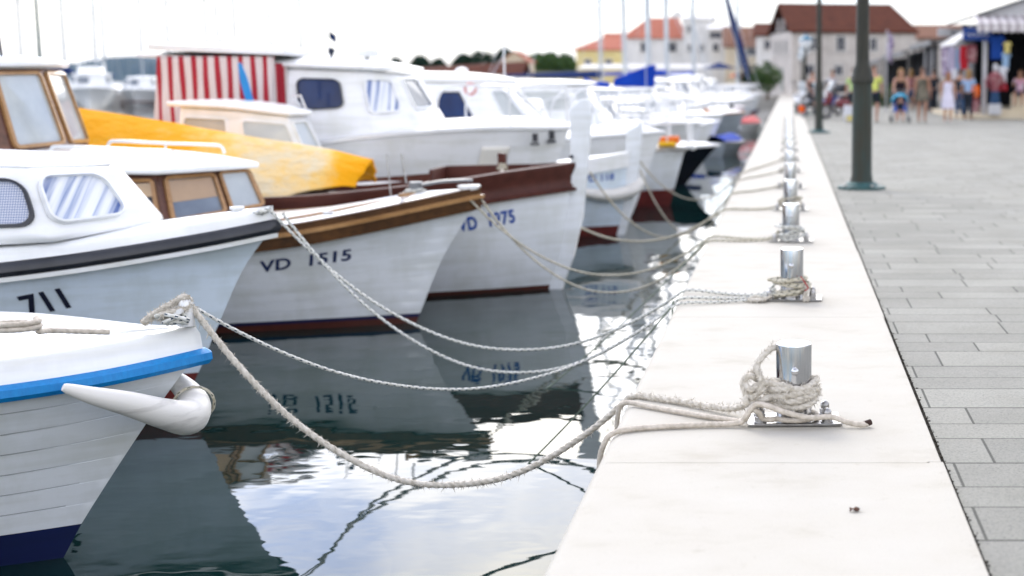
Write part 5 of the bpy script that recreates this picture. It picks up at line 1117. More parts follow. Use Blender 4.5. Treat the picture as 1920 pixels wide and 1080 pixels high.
# wooded spit beyond the marina
MAT['spit'] = M_plain('dry_scrub_ground', (.13, .11, .06), .95, c2=(.06, .07, .03), ns=.2)
mb = MB()
def spit_fn(u, v):
    x = px_x(690, 260) + (px_x(1180, 260)-px_x(690, 260))*u; e = math.sin(PI*min(1, v*1.0))
    return (x, 230+60*v, -.9 + e*(1.2+2.6*min(1, u*1.6)) * (1 + .2*noise.noise(Vector((x*.08, v*3, 0)))))
mb.grid(spit_fn, 60, 10); tag(mb.build('spit', 'spit'), kind='structure')
TG = 'trees on the spit beyond the marina'
tspec = [(742, 108, 'small round dark tree, leftmost on the spit', .8), (788, 104, 'dark rounded tree on the spit, second from the left', 1.5), (822, 109, 'low dark bush like tree on the spit, third from the left', 1.0),
         (868, 100, 'narrow dark tree left of the tallest tree on the spit', 1.6), (902, 93, 'tallest and widest dark tree on the spit', 3.0), (946, 90, 'small dark tree right of the tallest one on the spit', 1.3), (975, 98, 'green tree on the spit behind the white cabins', 1.8), (1008, 98, 'green tree in the low belt right of the cabins', 2.0), (1030, 96, 'rounded green tree in the middle of the low belt', 1.8), (1058, 99, 'green tree at the right end of the low belt beside the yellow house', 1.9)]
for i, (px, py, lab, r) in enumerate(tspec):
    Y = 258; top = at(px, py, Y); h = top.z - 1.0
    lum = [((0, 0, h-r), r, .9), ((-.6*r, .2, h-1.3*r), r*.75, .8), ((.65*r, -.3, h-1.25*r), r*.7, .8), ((.1*r, 0, h-1.5*r), r*.9, .7)]
    tree(lab, top.x, Y, 1.0, max(h, 1), lum, int(1200+900*r), .34, 50+i, 'leafd' if i < 6 else 'leafm', group=TG)
# long brown roof line nearer than the spit
b = empty('boat_shed', (px_x(735, 150), 150, 0)); tag(b, 'long low shed with brown tiled roof on the far shore', 'shed'); Lr = px_x(985, 150)-px_x(735, 150)
m_ = MB(); m_.add([(0, 0, 1.9), (Lr, 0, 1.85), (Lr, 3, 3.15), (0, 3, 2.35), (0, 6, 1.9), (Lr, 6, 1.85)], [(0, 1, 2, 3), (3, 2, 5, 4)]); m_.build('roof', 'r_brown', b, solid=.12, smooth=False)
m_ = MB(); m_.box(.2, Lr-.2, .3, 5.7, -.7, 1.8); m_.build('wall', 'w_white', b, smooth=False)
b = empty('white_house', (px_x(945, 158), 158, 0)); b.name = 'small_house'; tag(b, 'pale little house with grey roof above the brown shed roof', 'house')
m_ = MB(); m_.prism([(0, -.7), (3.0, -.7), (3.0, 3.2), (1.5, 4.2), (0, 3.2)], 0, 4); m_.build('wall', 'w_beige', b, smooth=False)
for s in (0, 1): 
    m_ = MB(); m_.add([(1.5, -.2, 4.25), (1.5, 4.2, 4.25), (-.2 if s == 0 else 3.2, 4.2, 3.05), (-.2 if s == 0 else 3.2, -.2, 3.05)], [(0, 1, 2, 3)]); m_.build('roof_side', 'r_pink', b, solid=.08, smooth=False)
# shrubs by the far quay
for i, (px, py, Y, r, lab, mt) in enumerate([(1413, 122, 98, .75, 'dark green shrub by the far quay, left of the rounder bright one', 'leafd'), (1438, 116, 96, .9, 'rounded bright green shrub left of the stone house', 'leafm'), (1664, 158, 70, .9, 'yellow green bush in the dark passage behind the woman with the pushchair', 'leafm')]):
    top = at(px, py, Y); z = top.z; tree(lab, top.x, Y, 0, z, [((0, 0, z-r*.8), r, .85), ((-.5*r, 0, z-r*1.2), r*.7, .9), ((.5*r, 0, z-r*1.15), r*.7, .9), ((0, 0, z-r*1.7), r*.7, .8)], 1400, .09, 90+i, mt, name='shrub', cat='shrub')

# ================================================================== FAR SHORE AND MARINA
MAT['hill'] = M_plain('wooded_hillside', (.03, .055, .05), .95, c2=(.02, .04, .04), ns=.004)
mb = MB()
def hill_fn(u, v):
    x = -5200 + 5600*u; px = PPX + x/4200*FPX
    hh = interp([(-3000, 60), (-400, 60), (60, 52), (90, 62), (130, 74), (170, 70), (215, 62), (270, 84), (330, 108), (420, 100), (600, 20), (760, 6), (3000, 4)], px)
    return (x, 4200+900*v, -2 + max(2, hh*1.0)*math.sin(PI/2*min(1, v*2.2)) + 5*noise.noise(Vector((x*.01, v*4, 0))))
mb.grid(hill_fn, 240, 8); tag(mb.build('hills', 'hill'), kind='structure')
MG = 'boats in the marina across the water'
b = gen_boat('motor_yacht', 'white flybridge motor yacht facing the camera, left of the striped curtain', -48.9, 100.5, 11, 1.75, 1.5, 'white', None, (-2.6, -8, 1.05, 1.4), win='ggrey', bow=1.4, rz=R_(-66), group=MG)
m_ = MB(); base = ring([(-4.2, 0, 2.4), (-4.5, .8, 2.4), (-7, 1.0, 2.45)]); top_ = ring([(-4.9, 0, 2.95), (-5.1, .6, 2.95), (-7, .8, 2.95)]); loft_cabin(b, base, top_, 'white', name='flybridge', bevel=.05)
m_ = MB(); m_.tube(spline([(-6.4, -.9, 2.4), (-6.6, -.7, 3.35), (-6.6, .7, 3.35), (-6.4, .9, 2.4)], 6), .05, 8); m_.build('radar_arch', 'white', b)
gen_boat('motor_yacht', 'second white motor yacht right of the flybridge one, partly behind the striped curtain', -51.0, 112, 10, 1.7, 1.3, 'white', 'oxbrown', (-2.2, -6, 1.0, 1.2), win='ggrey', bow=1.2, rz=R_(-75), group=MG)
gen_boat('motor_boat', 'navy canopied boat at the left edge of the flybridge yacht', -54.2, 106, 8, 1.7, 1.1, 'white', None, (-2, -5, .8, 1.2), dodger=(-3.6, 1.9, 'navycanvas'), rz=R_(-70), group=MG)
gen_boat('motor_boat', 'small white boat with dark hull line, left of the flybridge yacht', -57.6, 112, 7, 1.5, 1.0, 'white', 'navy', (-1.8, -4.5, .9, 1.1), rz=R_(-60), group=MG)
order_ = ['first', 'second', 'third', 'fourth', 'fifth', 'sixth', 'seventh', 'eighth', 'ninth', 'tenth', 'eleventh', 'twelfth']
for i, (px, Y, L, mast) in enumerate([(8, 112, 10, 14), (58, 118, 10, 13), (138, 116, 10, 14), (196, 124, 11, 15), (212, 130, 10, 13), (281, 122, 10, 14), (331, 128, 10, 13.5), (402, 126, 10, 14), (424, 140, 10, 13), (455, 120, 10.5, 14), (520, 135, 10, 12), (577, 125, 10, 13)]):
    yacht(px, Y, L, mast, 'distant white yacht whose thin mast is the %s from the left' % order_[i], 'navycanvas' if i % 3 == 0 else None, R_(-90 + (i*37 % 30) - 15), group=MG, n=8)
mb = MB(); mb.tube([at(75, 110, 30), at(66, -10, 30)], [.035, .028], 8); tag(mb.build('outrigger_pole', 'teal'), 'thin dark green pole rising behind the wooden wheelhouse roof', 'pole')
mb = MB(); mb.box(-75, -38, 116, 118.5, -1.2, .1); tag(mb.build('pontoon', 'quayfar', smooth=False), 'low pale pontoon behind the far marina boats', 'pontoon')

# ================================================================== STALLS
MAT['dark'] = M_plain('dark_stall_shade', (.010, .010, .012), 1.0); MAT['greypanel'] = M_plain('grey_metal_panel', (.10, .10, .11), .6, c2=(.07, .07, .08), ns=3, scale=(1, 8, .2)); MAT['offwhite'] = M_plain('off_white_painted_wood', (.55, .55, .56), .6); MAT['metalroof'] = M_plain('grey_corrugated_roof', (.12, .125, .135), .5, .3, ns=2)  # near-black 'dark' colour stands in for the shade inside the stalls
MAT['signblue'] = M_plain('blue_sign_board', (.02, .06, .26), .5)
b = empty('market_kiosk', (6.5, 48.85, 0)); tag(b, 'white gabled souvenir kiosk with striped awning and blue sign', 'kiosk')
m_ = MB(); m_.box(-.7, 6, -.55, 9, -.05, .14); m_.box(.6, 6, -.15, 9, .14, .30); m_.build('stone_step', 'w_beige', b, bevel=.01)
for (x, y) in ((.17, .0), (3.4, 0), (.17, 4), (.17, 8)): m_ = MB(); m_.box(x-.07, x+.07, y-.07, y+.07, .1, 3.3); m_.build('column', 'offwhite', b, bevel=.01)
m_ = MB(); m_.box(.2, 6.2, 6.8, 6.9, .3, 3.4); m_.build('back_wall', 'dark', b, smooth=False)
m_ = MB(); m_.add([(-.15, -.3, 3.50), (3.4, -.3, 4.65), (3.4, 9, 4.65), (-.15, 9, 3.50)], [(0, 1, 2, 3)]); m_.add([(6.9, -.3, 3.50), (3.4, -.3, 4.65), (3.4, 9, 4.65), (6.9, 9, 3.5)], [(3, 2, 1, 0)]); m_.build('roof', 'metalroof', b, solid=.08, smooth=False)
m_ = MB(); m_.prism([(-.02, 3.22), (6.7, 3.22), (6.7, 3.50), (3.4, 4.55), (-.02, 3.50)], -.06, .02); m_.prism([(.9, 3.6), (5.6, 3.6), (3.4, 4.3)], -.10, -.062); m_.build('gable', 'offwhite', b, bevel=.01, smooth=False)
m_ = MB(); nsc = 34
m_.add([(-.25, -.06, 3.45), (6.9, -.06, 3.45), (6.9, -1.0, 3.14), (-.25, -1.0, 3.14)], [(0, 1, 2, 3)])
vs = []; fs = []
for i in range(nsc*6+1):
    x = -.25+7.15*i/(nsc*6); vs += [(x, -1.0, 3.14), (x, -1.01, 2.92-.07*abs(math.sin(PI*i/6)))]
    if i: k = 2*i; fs.append((k-2, k, k+1, k-1))
m_.add(vs, fs); m_.build('awning', 'awning', b, solid=.01, smooth=False)
m_ = MB(); m_.add([(-.02, .3, 3.05), (-.02, 5.5, 3.05), (-.75, 5.5, 2.62), (-.75, .3, 2.62)], [(0, 1, 2, 3)]); m_.add([(-.75, .3, 2.62), (-.75, 5.5, 2.62), (-.76, 5.5, 2.5), (-.76, .3, 2.5)], [(0, 1, 2, 3)]); m_.build('side_awning', 'terrace', b, solid=.015, smooth=False)
m_ = MB(); m_.box(-.62, .34, -.22, -.16, 2.62, 3.04); sg = m_.build('sign_board', 'signblue', b, bevel=.01)
m_ = MB(); m_.tube([(-.48+.06*k, -.226, 2.80+.05*math.sin(k*2.1)) for k in range(13)], .018, 5); m_.build('sign_script', 'ltr_white', sg)
m_ = MB(); m_.box(.02, .10, 2.0, 9, .3, 3.2); m_.build('side_panel', 'greypanel', b, smooth=False)
def garment(name, label, c, w_, h_, mat, kind='shirt', yaw=0, cat='shirt', group='clothes hanging at the kiosk'):
    mb = MB()
    if kind == 'shirt':
        out = [(-.5, .80), (-.30, 1.0), (-.12, 1.0), (0, .93), (.12, 1.0), (.30, 1.0), (.5, .80), (.42, .68), (.30, .78), (.31, 0), (-.31, 0), (-.30, .78), (-.42, .68)]
    elif kind == 'shorts': out = [(-.4, 1), (.4, 1), (.5, 0), (.08, 0), (0, .5), (-.08, 0), (-.5, 0)]
    else: out = [(-.42, 1), (.42, 1), (.47, .5), (.38, .02), (-.33, 0), (-.47, .45)]
    mb.prism([(x*w_, (z-1)*h_) for x, z in out], -.035, .035)
    o = mb.build(name, mat, bevel=.015, smooth=True); o.location = c; o.rotation_euler = (0, 0, yaw); return tag(o, label, cat, group)
def cloth(name, c, c2=None): MAT[name] = M_plain('cloth_'+name, c, .85, c2=c2, ns=6, lo=.45, hi=.55); return name
cloth('c_blue', (.01, .05, .25)); cloth('c_yel', (.65, .55, .20)); cloth('c_lb', (.28, .42, .60)); cloth('c_white', (.65, .66, .70)); cloth('c_red', (.45, .02, .03)); cloth('c_burg', (.20, .03, .045), (.35, .2, .2)); cloth('c_purp', (.20, .14, .25), (.5, .45, .55)); cloth('c_orange', (.80, .12, .01)); cloth('c_denim', (.03, .07, .15)); cloth('c_lav', (.55, .52, .68)); cloth('c_pink', (.60, .30, .42), (.7, .6, .65))
Yg = 48.5
def gp(px, py, Y=Yg): return at(px, py, Y)
garment('hanging_shirt', 'royal blue shirt hanging under the striped awning', gp(1869, 66), .62, .80, 'c_blue')
garment('hanging_shirt', 'pale yellow top hanging right of the royal blue shirt', gp(1889, 78), .30, .45, 'c_yel')
garment('hanging_shirt', 'light blue top below the pale yellow one', gp(1886, 98), .36, .5, 'c_lb')
garment('hanging_shirt', 'white shirt with red hem hanging right of the burgundy top', gp(1881, 124), .36, .55, 'c_white')
garment('hanging_shorts', 'red shorts hanging below the white shirt', gp(1880, 156), .32, .25, 'c_red', 'shorts', cat='shorts')
for i, (px, py, w_, h_, mt, lab) in enumerate([(1772, 88, .25, 1.0, 'c_purp', 'purple patterned scarf, leftmost under the blue sign'), (1786, 88, .28, 1.1, 'c_lav', 'pale lilac scarf second from the left under the sign'), (1798, 92, .25, .9, 'c_lb', 'light blue scarf under the left edge of the sign'), (1808, 86, .35, .8, 'c_red', 'dark red cloth hanging below the blue sign'), (1822, 84, .38, .6, 'c_burg', 'burgundy patterned cloth beside the white column'), (1790, 130, .2, .5, 'c_white', 'small white cloth hanging low by the stall side')]):
    garment('hanging_scarf', lab, gp(px, py, 49.6 if i < 3 else 49.1), w_, h_, mt, 'scarf', .4*(i % 2), cat='scarf')
garment('beach_bag', 'bright orange beach bag hanging at the kiosk corner', gp(1826, 160, 48.2), .42, .40, 'c_orange', 'scarf', cat='bag')
garment('hanging_towel', 'red and white towel below the orange beach bag', gp(1828, 184, 48.3), .34, .5, 'c_burg', 'scarf', cat='towel')
b = empty('mannequin', (px_x(1862, 48.3), 48.3, .14)); tag(b, 'mannequin in burgundy patterned top and jeans beside the white column', 'mannequin')
m_ = MB(); m_.lathe([(.14, .35), (.17, .45), (.13, .8)], 12); m_.build('jeans', 'c_denim', b); m_ = MB(); m_.lathe([(.15, .78), (.16, .9), (.20, 1.15), (.21, 1.3), (.12, 1.42), (.05, 1.45)], 14); m_.tube(spline([(-.17, 0, 1.33), (-.28, .02, 1.1), (-.26, -.06, .9)], 5), .055, 8); m_.tube(spline([(.17, 0, 1.33), (.28, .02, 1.1), (.26, -.06, .9)], 5), .055, 8); m_.build('top', 'c_burg', b)
m_ = MB(); m_.lathe([(.04, 1.43), (.08, 1.52), (.09, 1.62), (.05, 1.70), (0, 1.71)], 12); m_.build('head', 'offwhite', b); m_ = MB(); m_.box(-.2, .2, -.18, .18, -.0, .36); m_.build('white_plinth', 'offwhite', b, bevel=.01)
def stall(label, X, Y0, Y1, h, wallmat, wx, panels):
    b = empty('market_stall', (X, Y0, 0)); tag(b, label, 'stall', 'market stalls beyond the kiosk'); L = Y1-Y0
    m_ = MB(); m_.add([(-.5, 0, h), (-.5, L, h), (3.5, L, h+.8), (3.5, 0, h+.8)], [(0, 1, 2, 3)]); m_.build('roof', 'metalroof', b, solid=.07, smooth=False)
    m_ = MB(); m_.box(-.55, -.5, 0, L, h-.18, h+.04); m_.build('fascia', 'metalroof', b, smooth=False)
    m_ = MB(); m_.box(wx, wx+.1, 0, L, 0, h+.1); m_.build('back_wall', 'dark', b, smooth=False)
    for k in range(int(L/3)+1): m_ = MB(); m_.box(-.38, -.30, k*3, k*3+.08, 0, h); m_.build('post', 'dark', b, smooth=False)
    for (a, c) in panels: m_ = MB(); m_.box(-.25, -.18, a, c, 0, h-.1); m_.build('shutter', 'greypanel', b, smooth=False)
stall('nearer market stall with grey shutters behind the white kiosk', 6.25, 58.2, 68, 2.85, 'dark', 1.2, [(.3, 2.6), (3.2, 5.6)])
stall('farther market stall, dark and open under a low roof', 6.0, 68.6, 84, 2.6, 'dark', 1.0, [])
stall('last dark market stall before the stone house', 5.9, 84.6, 101, 2.45, 'dark', 1.0, [])
mb = MB(); mb.box(5.95, 8.6, 57.5, 57.6, 3.0, 3.32); o = mb.build('fascia_board', 'offwhite', bevel=.01); 
o.parent = None; tag(o, 'pale board above the grey shuttered stall', 'board')
b = empty('flag', (px_x(1660, 58), 58, 0)); tag(b, 'faded blue and red flag on a pole before the stone house', 'flag')
m_ = MB(); m_.lathe([(.025, 0), (.02, 3.3)], 8); m_.build('flagpole', 'offwhite', b); m_ = MB(); m_.grid(lambda u, v: (.03+.22*u+.04*math.sin(v*6), .04*math.sin(u*5+v*4), 3.25-1.1*v-.25*u), 6, 10); m_.build('flag_cloth', 'c_purp', b, solid=.006)
b = empty('waste_bin', (px_x(1592, 45), 45, 0)); tag(b, 'white bag with yellow print standing by the near lamp post', 'bag'); b.name = 'shopping_bag'
m_ = MB(); m_.prism([(-.16, 0), (.16, 0), (.19, .5), (-.18, .52)], -.09, .09); m_.build('bag', 'c_white', b, bevel=.03); m_ = MB(); m_.prism([(-.1, .03), (.1, .03), (.1, .2), (-.1, .2)], -.098, -.093); m_.build('print', 'c_yel', b, smooth=False)

# ================================================================== PEOPLE
MAT['skin'] = M_plain('tanned_skin', (.42, .22, .14), .55); MAT['skin2'] = M_plain('pink_skin', (.52, .29, .21), .55)
MAT['hair_bl'] = M_plain('blond_hair', (.36, .22, .09), .6, c2=(.2, .11, .04), ns=30, scale=(4, 4, .5)); MAT['hair_br'] = M_plain('brown_hair', (.09, .045, .022), .6); MAT['hair_re'] = M_plain('reddish_hair', (.22, .08, .03), .6); MAT['eye'] = M_plain('dark_eyes', (.02, .015, .01), .2)
cloth('k_yel', (.62, .66, .16)); cloth('k_green', (.45, .62, .22)); cloth('k_dark', (.02, .025, .035)); cloth('k_black', (.02, .012, .016)); cloth('k_grey', (.18, .16, .12), (.09, .08, .06)); cloth('k_white', (.66, .63, .74)); cloth('k_shirt', (.30, .42, .62)); cloth('k_shoe', (.10, .08, .07))
def skinmesh(name, V, E, mat, parent, sub=1):
    me = bpy.data.meshes.new(name); me.from_pydata([v[0] for v in V], E, [])
    o = bpy.data.objects.new(name, me); COL.objects.link(o)
    md = o.modifiers.new('s', 'SKIN'); md.use_smooth_shade = True; md.branch_smoothing = .6
    for i, v in enumerate(V):
        r = v[1]; me.skin_vertices[0].data[i].radius = (r, r) if not isinstance(r, tuple) else r
        me.skin_vertices[0].data[i].use_root = (i == 0)
    s = o.modifiers.new('d', 'SUBSURF'); s.levels = s.render_levels = sub
    dg = bpy.context.evaluated_depsgraph_get(); m2 = bpy.data.meshes.new_from_object(o.evaluated_get(dg)); bpy.data.objects.remove(o)
    m2.materials.clear(); m2.materials.append(MAT[mat]); m2.polygons.foreach_set('use_smooth', [True]*len(m2.polygons))
    o = bpy.data.objects.new(name, m2); COL.objects.link(o); o.parent = parent; return o
def person(label, X, Y, z, rz, h=1.7, bend=0.0, arms='down', legs='stand', skin='skin', hair=('hair_br', .1), top=None, bottom=None, dress=None, shoes='k_shoe', stride=.12, bare=True, armpos=None, name='person', cat='person', glasses=False):
    b = empty(name, (X, Y, z), rz); b.scale = (h/1.7,)*3; tag(b, label, cat)
    cb, sb = math.cos(bend), math.sin(bend)
    hipz = .90 if legs == 'stand' else .48
    def T(x, y, dz): return Vector((x, y*cb - 0 - dz*sb*1.0, hipz + dz*cb + y*sb*0))       # torso frame: bends forward (towards -y)
    pel, wai, che, shc, nec = T(0, 0, .02), T(0, 0, .18), T(0, .01, .36), T(0, .01, .50), T(0, 0, .58)
    hd = nec + Vector((0, -.02-.05*sb, .02)); sh = .185
    V = [(pel, (.15, .11)), (wai, (.125, .095)), (che, (.15, .105)), (shc, (.13, .085)), (nec, .052), (hd+Vector((0, -.012, .045)), (.062, .066)), (hd+Vector((0, -.01, .11)), (.076, .090)), (hd+Vector((0, 0, .175)), (.072, .086)), (hd+Vector((0, .005, .215)), .045)]
    E = [(0, 1), (1, 2), (2, 3), (3, 4), (4, 5), (5, 6), (6, 7), (7, 8)]
    nose = hd+Vector((0, -.105, .10)); V.append((nose, .011)); E.append((6, len(V)-1))
    for s in (-1, 1): V.append((hd+Vector((s*.083, .01, .11)), (.010, .022))); E.append((6, len(V)-1))
    ends = {}
    for s in (-1, 1):
        S = T(s*sh, .01, .485)
        if armpos: el, wr = [Vector((s*p[0], p[1], p[2])) for p in armpos]
        elif arms == 'down': el, wr = S+Vector((s*.06, .03, -.28)), S+Vector((s*.075, -.04, -.52))
        elif arms == 'fwd': el, wr = S+Vector((s*.03, -.10, -.26)), S+Vector((-s*.02, -.34, -.34))
        else: el, wr = S+Vector((s*.07, -.02, -.26)), S+Vector((s*.0, -.22, -.12))
        i0 = len(V); V += [(S, .052), (el, .040), (wr, .027)]; E += [(3, i0), (i0, i0+1), (i0+1, i0+2)]
        dr = (wr-el).normalized(); pm = wr+dr*.05; V.append((pm, (.034, .016))); E.append((i0+2, i0+3)); side = Vector((0, 1, 0)) if abs(dr.y) < .8 else Vector((1, 0, 0))
        for k, (o_, l_) in enumerate(((-.024, .075), (-.008, .085), (.009, .08), (.024, .062))):
            f = pm + side*o_ + dr*.03; j = len(V); V += [(f, .0085), (f+dr*l_*.55, .0075), (f+dr*l_*.9+Vector((-s*.012, 0, 0)), .006)]; E += [(i0+3, j), (j, j+1), (j+1, j+2)]
        j = len(V); V += [(pm-side*.032-dr*.01, .009), (pm-side*.05+dr*.025, .0075)]; E += [(i0+3, j), (j, j+1)]; ends[s] = (S, el, wr)
    L = {}
    for s in (-1, 1):
        hp = Vector((s*.09, 0, hipz-.04))
        if legs == 'stand': kn_, an = Vector((s*.10, -.02-s*stride*.5, .49)), Vector((s*.10, .03-s*stride*.8*-1 if False else .03+s*stride*.3, .075))
        else: kn_, an = Vector((s*.13, -.40, .50)), Vector((s*.13, -.44, .09))
        he = an+Vector((0, .02, -.045)); to = an+Vector((s*.02, -.15, -.05))
        i0 = len(V); V += [(hp, .088), (kn_, .056), (an.lerp(kn_, .65), .055), (an, .036), (an+Vector((0, -.03, -.035)), .036), (to, (.036, .022))]
        E += [(0, i0), (i0, i0+1), (i0+1, i0+2), (i0+2, i0+3), (i0+3, i0+4), (i0+4, i0+5)]; L[s] = (hp, kn_, an, to)
    skinmesh('body', V, E, skin, b)
    m_ = MB()
    for s in (-1, 1): m_.ball(hd+Vector((s*.030, -.082, .125)), .011, 8, 6)
    m_.build('eyes', 'eye', b)
    if glasses: m_ = MB(); m_.tube([hd+Vector((x, -.088+.5*x*x*4, .125)) for x in (-.075, -.03, 0, .03, .075)], .016, 6); m_.build('sunglasses', 'gdark', b)
    # hair
    m_ = MB(); m_.ball(hd+Vector((0, .022, .155)), .098, 14, 10, (.88, 1.0, .88))
    if hair[1] > .15:
        m_.tube(spline([hd+Vector((0, .06, .17)), hd+Vector((0, .09, .06)), hd+Vector((0, .085, .06-hair[1]*.6)), hd+Vector((0, .07, .10-hair[1]))], 5), lambda u: .085-.03*u, 10, flat=1.0)
        for s in (-1, 1): m_.tube(spline([hd+Vector((s*.07, .02, .16)), hd+Vector((s*.085, .0, .05)), hd+Vector((s*.08, -.03, .10-hair[1]*.8))], 5), lambda u: .03-.012*u, 6)
    m_.build('hair', hair[0], b)
    if top:
        V2 = [(pel+Vector((0, 0, -.02)), (.165, .125)), (wai, (.15, .12)), (che, (.165, .125)), (shc, (.15, .10))]; E2 = [(0, 1), (1, 2), (2, 3)]
        if top[1] != 'tank':
            for s in (-1, 1): S, el, wr = ends[s]; q = .75 if top[1] == 'short' else 1.0; i0 = len(V2); V2 += [(S, .068), (S.lerp(el, q), .058)]; E2 += [(3, i0), (i0, i0+1)]; 
            if top[1] == 'long':
                for s in (-1, 1): S, el, wr = ends[s]; i0 = len(V2); V2 += [(el.lerp(wr, .9), .038)]; E2 += [(5 if s == -1 else 7, i0)]
        skinmesh('shirt', V2, E2, top[0], b)
    if bottom:
        V2 = [(pel+Vector((0, 0, .03)), (.165, .125))]; E2 = []
        for s in (-1, 1):
            hp, kn_, an, to = L[s]; i0 = len(V2); V2 += [(hp, .108)]; E2 += [(0, i0)]
            if bottom[1] == 'shorts': V2 += [(hp.lerp(kn_, .85), .085)]; E2 += [(i0, i0+1)]
            else: V2 += [(kn_, .075), (an.lerp(kn_, .08), .055)]; E2 += [(i0, i0+1), (i0+1, i0+2)]
        skinmesh('trousers' if bottom[1] != 'shorts' else 'shorts', V2, E2, bottom[0], b)
    if dress:
        m_ = MB(); prof = [(hipz-dress[1], .235), (hipz-.15, .215), (hipz-.02, .185), (hipz+.17, .142), (hipz+.33, .165), (hipz+.43, .155), (hipz+.47, .12)]
        vs = []; n = 24
        for z_, r in prof:
            for k in range(n): a = 2*PI*k/n; rr = r*(1+.05*math.sin(6*a)*max(0, (hipz-z_))/.4); vs.append((rr*math.cos(a), rr*.74*math.sin(a)+.005, z_))
        m_.add(vs, [(j*n+i, j*n+(i+1) % n, (j+1)*n+(i+1) % n, (j+1)*n+i) for j in range(len(prof)-1) for i in range(n)])
        for s in (-1, 1): m_.tube([(s*.09, -.09, hipz+.44), (s*.10, 0, hipz+.55), (s*.09, .08, hipz+.44)], .012, 5)
        m_.build('dress', dress[0], b)
    for s in (-1, 1):
        hp, kn_, an, to = L[s]; skinmesh('shoe', [(an+Vector((0, .03, -.045)), (.04, .032)), (an+Vector((0, -.06, -.048)), (.042, .028)), (to, (.042, .024))], [(0, 1), (1, 2)], shoes, b)
    return b
G = 0
person('dark haired person in dark clothes behind the woman in the playsuit', px_x(1748, 58), 58, G, 2.8, 1.68, top=('k_dark', 'short'), bottom=('k_dark', 'long'))
person('person in red top walking away beyond the pushchair', px_x(1706, 60), 60, G, 3.0, 1.7, top=('c_burg', 'short'), bottom=('c_denim', 'shorts'), hair=('hair_bl', .2))
person('person in white top near the parked motorcycles', px_x(1560, 62), 62, G, .6, 1.7, top=('c_white', 'short'), bottom=('k_dark', 'shorts'))
person('man in yellow T-shirt and dark shorts just right of the near lamp post', 2.66, 44.6, G, .1, 1.72, top=('k_yel', 'short'), bottom=('k_dark', 'shorts'), hair=('hair_br', .05), skin='skin2')
person('person in light green shirt mostly hidden left of the near lamp post', px_x(1600, 46), 46.0, G, -.2, 1.66, top=('k_green', 'short'), bottom=('k_dark', 'shorts'), hair=('hair_br', .05))
person('blond woman in black tank top leaning forward on the pushchair', px_x(1686, 45), 45.0, G, 0, 1.66, bend=.35, armpos=[(.24, -.30, 1.05), (.20, -.42, .92)], top=('k_black', 'tank'), bottom=('k_dark', 'shorts'), hair=('hair_bl', .36), skin='skin2')
person('woman in grey patterned playsuit and sunglasses walking right of the pushchair', px_x(1727, 44.6), 44.6, G, .05, 1.66, dress=('k_grey', .22), hair=('hair_br', .12), glasses=True)
person('girl in white sleeveless dress walking in front of the stalls', px_x(1775, 44.3), 44.3, G, -.1, 1.52, dress=('k_white', .42), hair=('hair_re', .34), shoes='c_white')
person('person in light blue shirt and dark trousers browsing under the blue sign', px_x(1813, 47.2), 47.2, G, 2.6, 1.62, top=('k_shirt', 'short'), bottom=('k_dark', 'long'), hair=('hair_bl', .2))
person('person in dark shirt standing left of the light blue shirted one', px_x(1797, 48.4), 48.4, G, 2.9, 1.62, top=('k_dark', 'short'), bottom=('c_denim', 'long'), hair=('hair_br', .1))
person('person in pink patterned top sitting inside the kiosk at the right edge', px_x(1912, 48.9), 49.3, .42, -.3, 1.6, legs='sit', arms='lap', top=('c_pink', 'short'), bottom=('c_denim', 'shorts'), hair=('hair_br', .15))
person('person in dark top sitting on the motorcycle near the quay', px_x(1523, 50), 50.3, .32, .5, 1.65, legs='sit', arms='fwd', top=('k_dark', 'tank'), bottom=('k_dark', 'shorts'), hair=('hair_br', .1), skin='skin2')
m_ = MB(); m_.box(px_x(1912, 48.9)-.25, px_x(1912, 48.9)+.25, 49.2, 49.65, .30, .82); tag(m_.build('wooden_crate', 'w_beige', bevel=.01), 'low box seat inside the kiosk under the person in pink', 'box')
# pushchair with child
MAT['strblue'] = M_plain('bright_blue_fabric', (.02, .12, .50), .8); MAT['strcy'] = M_plain('cyan_fabric', (.06, .40, .62), .8)
b = empty('pushchair', (px_x(1686, 44.3), 44.25, 0)); tag(b, 'blue pushchair with cyan hood pushed by the blond woman', 'pushchair')
m_ = MB()
for s in (-1, 1): m_.tube(spline([(s*.22, .55, .98), (s*.24, .30, .62), (s*.24, -.10, .35), (s*.25, -.35, .12)], 5), .014, 8); m_.tube([(s*.24, .1, .45), (s*.25, .38, .12)], .014, 8)
m_.tube([(-.22, .55, .98), (.22, .55, .98)], .014, 8); m_.build('frame', 'galv', b)
for s in (-1, 1):
    for y in (-.36, .38): m_ = MB(); torus(m_, (s*.27, y, .10), .085, .02, 'x', 16, 6); m_.tube([(s*.24, y, .10), (s*.30, y, .10)], .02, 6); m_.build('wheel', 'black', b)
m_ = MB(); m_.grid(lambda u, v: (-.20+.40*u, -.18+.38*v+.02*math.sin(PI*u), .36+.5*max(0, v-.35)**1.1), 8, 10); m_.build('seat', 'strblue', b, solid=.03)
m_ = MB(); m_.grid(lambda u, v: (.27*math.cos(PI*u), .30-.42*v, .62+.28*math.sin(PI*u)*(.75+.25*math.sin(PI*v))), 14, 6); m_.build('hood', 'strcy', b, solid=.015)
person('small child with pink hat sitting in the blue pushchair', px_x(1686, 44.3), 44.22, .10, 0, .95, legs='sit', arms='lap', top=('k_dark', 'short'), bottom=('k_dark', 'shorts'), hair=('c_pink', .05), skin='skin2')

